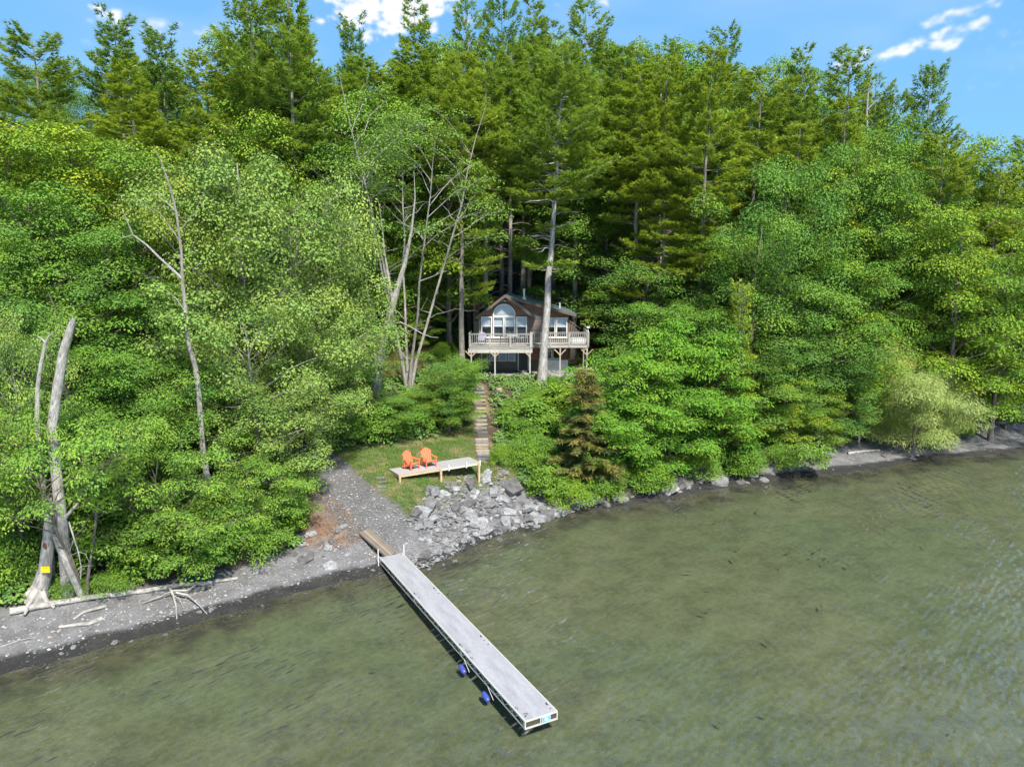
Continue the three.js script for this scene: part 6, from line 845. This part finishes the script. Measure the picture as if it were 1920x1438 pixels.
{
  const r = rng(83), pts = []; for (let k = 0; k < 14; k++) { const a = r() * 6.28, e = (r() - 0.5) * 2.4; pts.push(V(Math.cos(a) * Math.cos(e) * 0.5, Math.sin(e) * 0.22, Math.sin(a) * Math.cos(e) * 0.38)); }
  const g = new ConvexGeometry(pts), spots = [];
  for (let k = 0; k < 52000 && spots.length < 30000; k++) {
    let s, d, x, z; if (r() < 0.2) { const i = Math.floor(r() * (rampLine.length - 1)), p = rampLine[i].clone().lerp(rampLine[i + 1], r()); x = p.x + (r() - 0.5) * 2.9; z = p.z + (r() - 0.5) * 2.9; [s, d] = toSD(x, z); if (rampDist(x, z) > 1.5) continue; } else { s = r() < 0.6 ? -5 + r() * 25 : 18 + r() * 58; d = -0.7 + r() * (beachWidth(s) + 0.8); [x, z] = fromSD(s, d); }
    const lum = 0.6 + r() * 0.75, wet = d < 0.8 + (r() - 0.5) * 0.5, size = 0.025 + Math.pow(r(), 8) * 0.15, c = wet ? [0.05, 0.049, 0.045] : r() < 0.03 ? [0.42, 0.42, 0.42] : r() < 0.06 ? [0.3, 0.23, 0.18] : [0.26, 0.257, 0.262];
    spots.push([ground(x, z).add(V(0, size * 0.06, 0)), size, r() * 6.28, c.map((q) => q * lum), (r() - 0.5) * 0.5, (r() - 0.5) * 0.5]);
  }
  scatter('gravel', g, PEB, spots, 'loose shale gravel on the beaches and ramp');
}
{ // leaf litter on the dirt bank, weeds afloat
  const r = rng(84), L = new Leaves(8); L.leaf(-0.05, 0, 0, 1, 0, 0, 0, 0, 1, 0.1, 0.07, 0.3, [1, 1, 1]); const g = L.geometry(), spots = []; g.deleteAttribute('color');
  const xs = dirtPatch.map((p) => p.x), zs = dirtPatch.map((p) => p.z); for (let k = 0; k < 5000; k++) { const x = Math.min(...xs) + r() * (Math.max(...xs) - Math.min(...xs)), z = Math.min(...zs) + r() * (Math.max(...zs) - Math.min(...zs)); if (!inPoly(dirtPatch, x, z)) continue; spots.push([ground(x, z).add(V(0, 0.012, 0)), 0.6 + r() * 0.8, r() * 6.28, jit(r() < 0.5 ? [0.3, 0.16, 0.09] : [0.2, 0.13, 0.08], r, 0.6), (r() - 0.5) * 0.6, (r() - 0.5) * 0.6]); }
  scatter('leaf_litter', g, PLAIN, spots, 'brown dead leaves on the dirt bank');
  const W = new Leaves(60); for (let k = 0; k < 12; k++) { const a = r() * 6.28; W.blade((r() - 0.5) * 0.2, 0.008, (r() - 0.5) * 0.1, Math.cos(a) * 0.22, 0.006, Math.sin(a) * 0.1, -Math.sin(a) * 0.018, 0, Math.cos(a) * 0.018, [1, 1, 1], [1, 1, 1]); } const wg = W.geometry(); wg.deleteAttribute('color'); const ws = [];
  for (const [u, v] of [[1342, 978], [1420, 958], [1385, 1028], [1375, 1048], [1330, 1104], [1290, 1072], [1480, 1034], [1465, 1062], [1522, 1043], [1545, 1056], [1552, 1041], [1590, 1060], [1665, 986], [1735, 1022], [1820, 1022], [1815, 967], [1805, 957], [1665, 965], [1855, 951], [1330, 1143], [1318, 1150], [1540, 1137], [1350, 1357], [1205, 1344], [698, 1256], [1435, 1340], [1046, 1114], [700, 1255], [1440, 1204], [1790, 1372]]) { const d = ray(u, v), t = EYE / -d.y; ws.push([V(d.x * t, 0.006, d.z * t), 0.6 + r() * 0.9, r() * 6.28, [0.035, 0.045, 0.018]]); }
  scatter('water_weeds', wg, PEB, ws, 'dark scraps of weed drifting on the lake');
}
// far shore hill seen past the end of the wood
{ const n = 60, m = 12, pos = [], idx = []; for (let j = 0; j <= m; j++) for (let i = 0; i <= n; i++) { const a = 0.2 + i / n * 0.9, d = 700 + j * 60, h = (j / m) * 150 * (0.6 + 0.5 * noise2(i * 0.12, 2, 91)) + (noise2(i * 0.9, j * 0.9, 92) - 0.5) * 10; pos.push(Math.sin(a) * d, Math.max(-2, h), -Math.cos(a) * d); if (i && j) { const k = j * (n + 1) + i; idx.push(k, k - 1, k - n - 2, k, k - n - 2, k - n - 1); } } const g = new THREE.BufferGeometry(); g.setAttribute('position', new THREE.Float32BufferAttribute(pos, 3)); g.setIndex(idx); g.computeVertexNormals(); structure('far_hill', g, std([0.1, 0.17, 0.12], 1, { side: THREE.DoubleSide }), 'wooded hill on the far shore'); }
renderer.render(scene, camera);
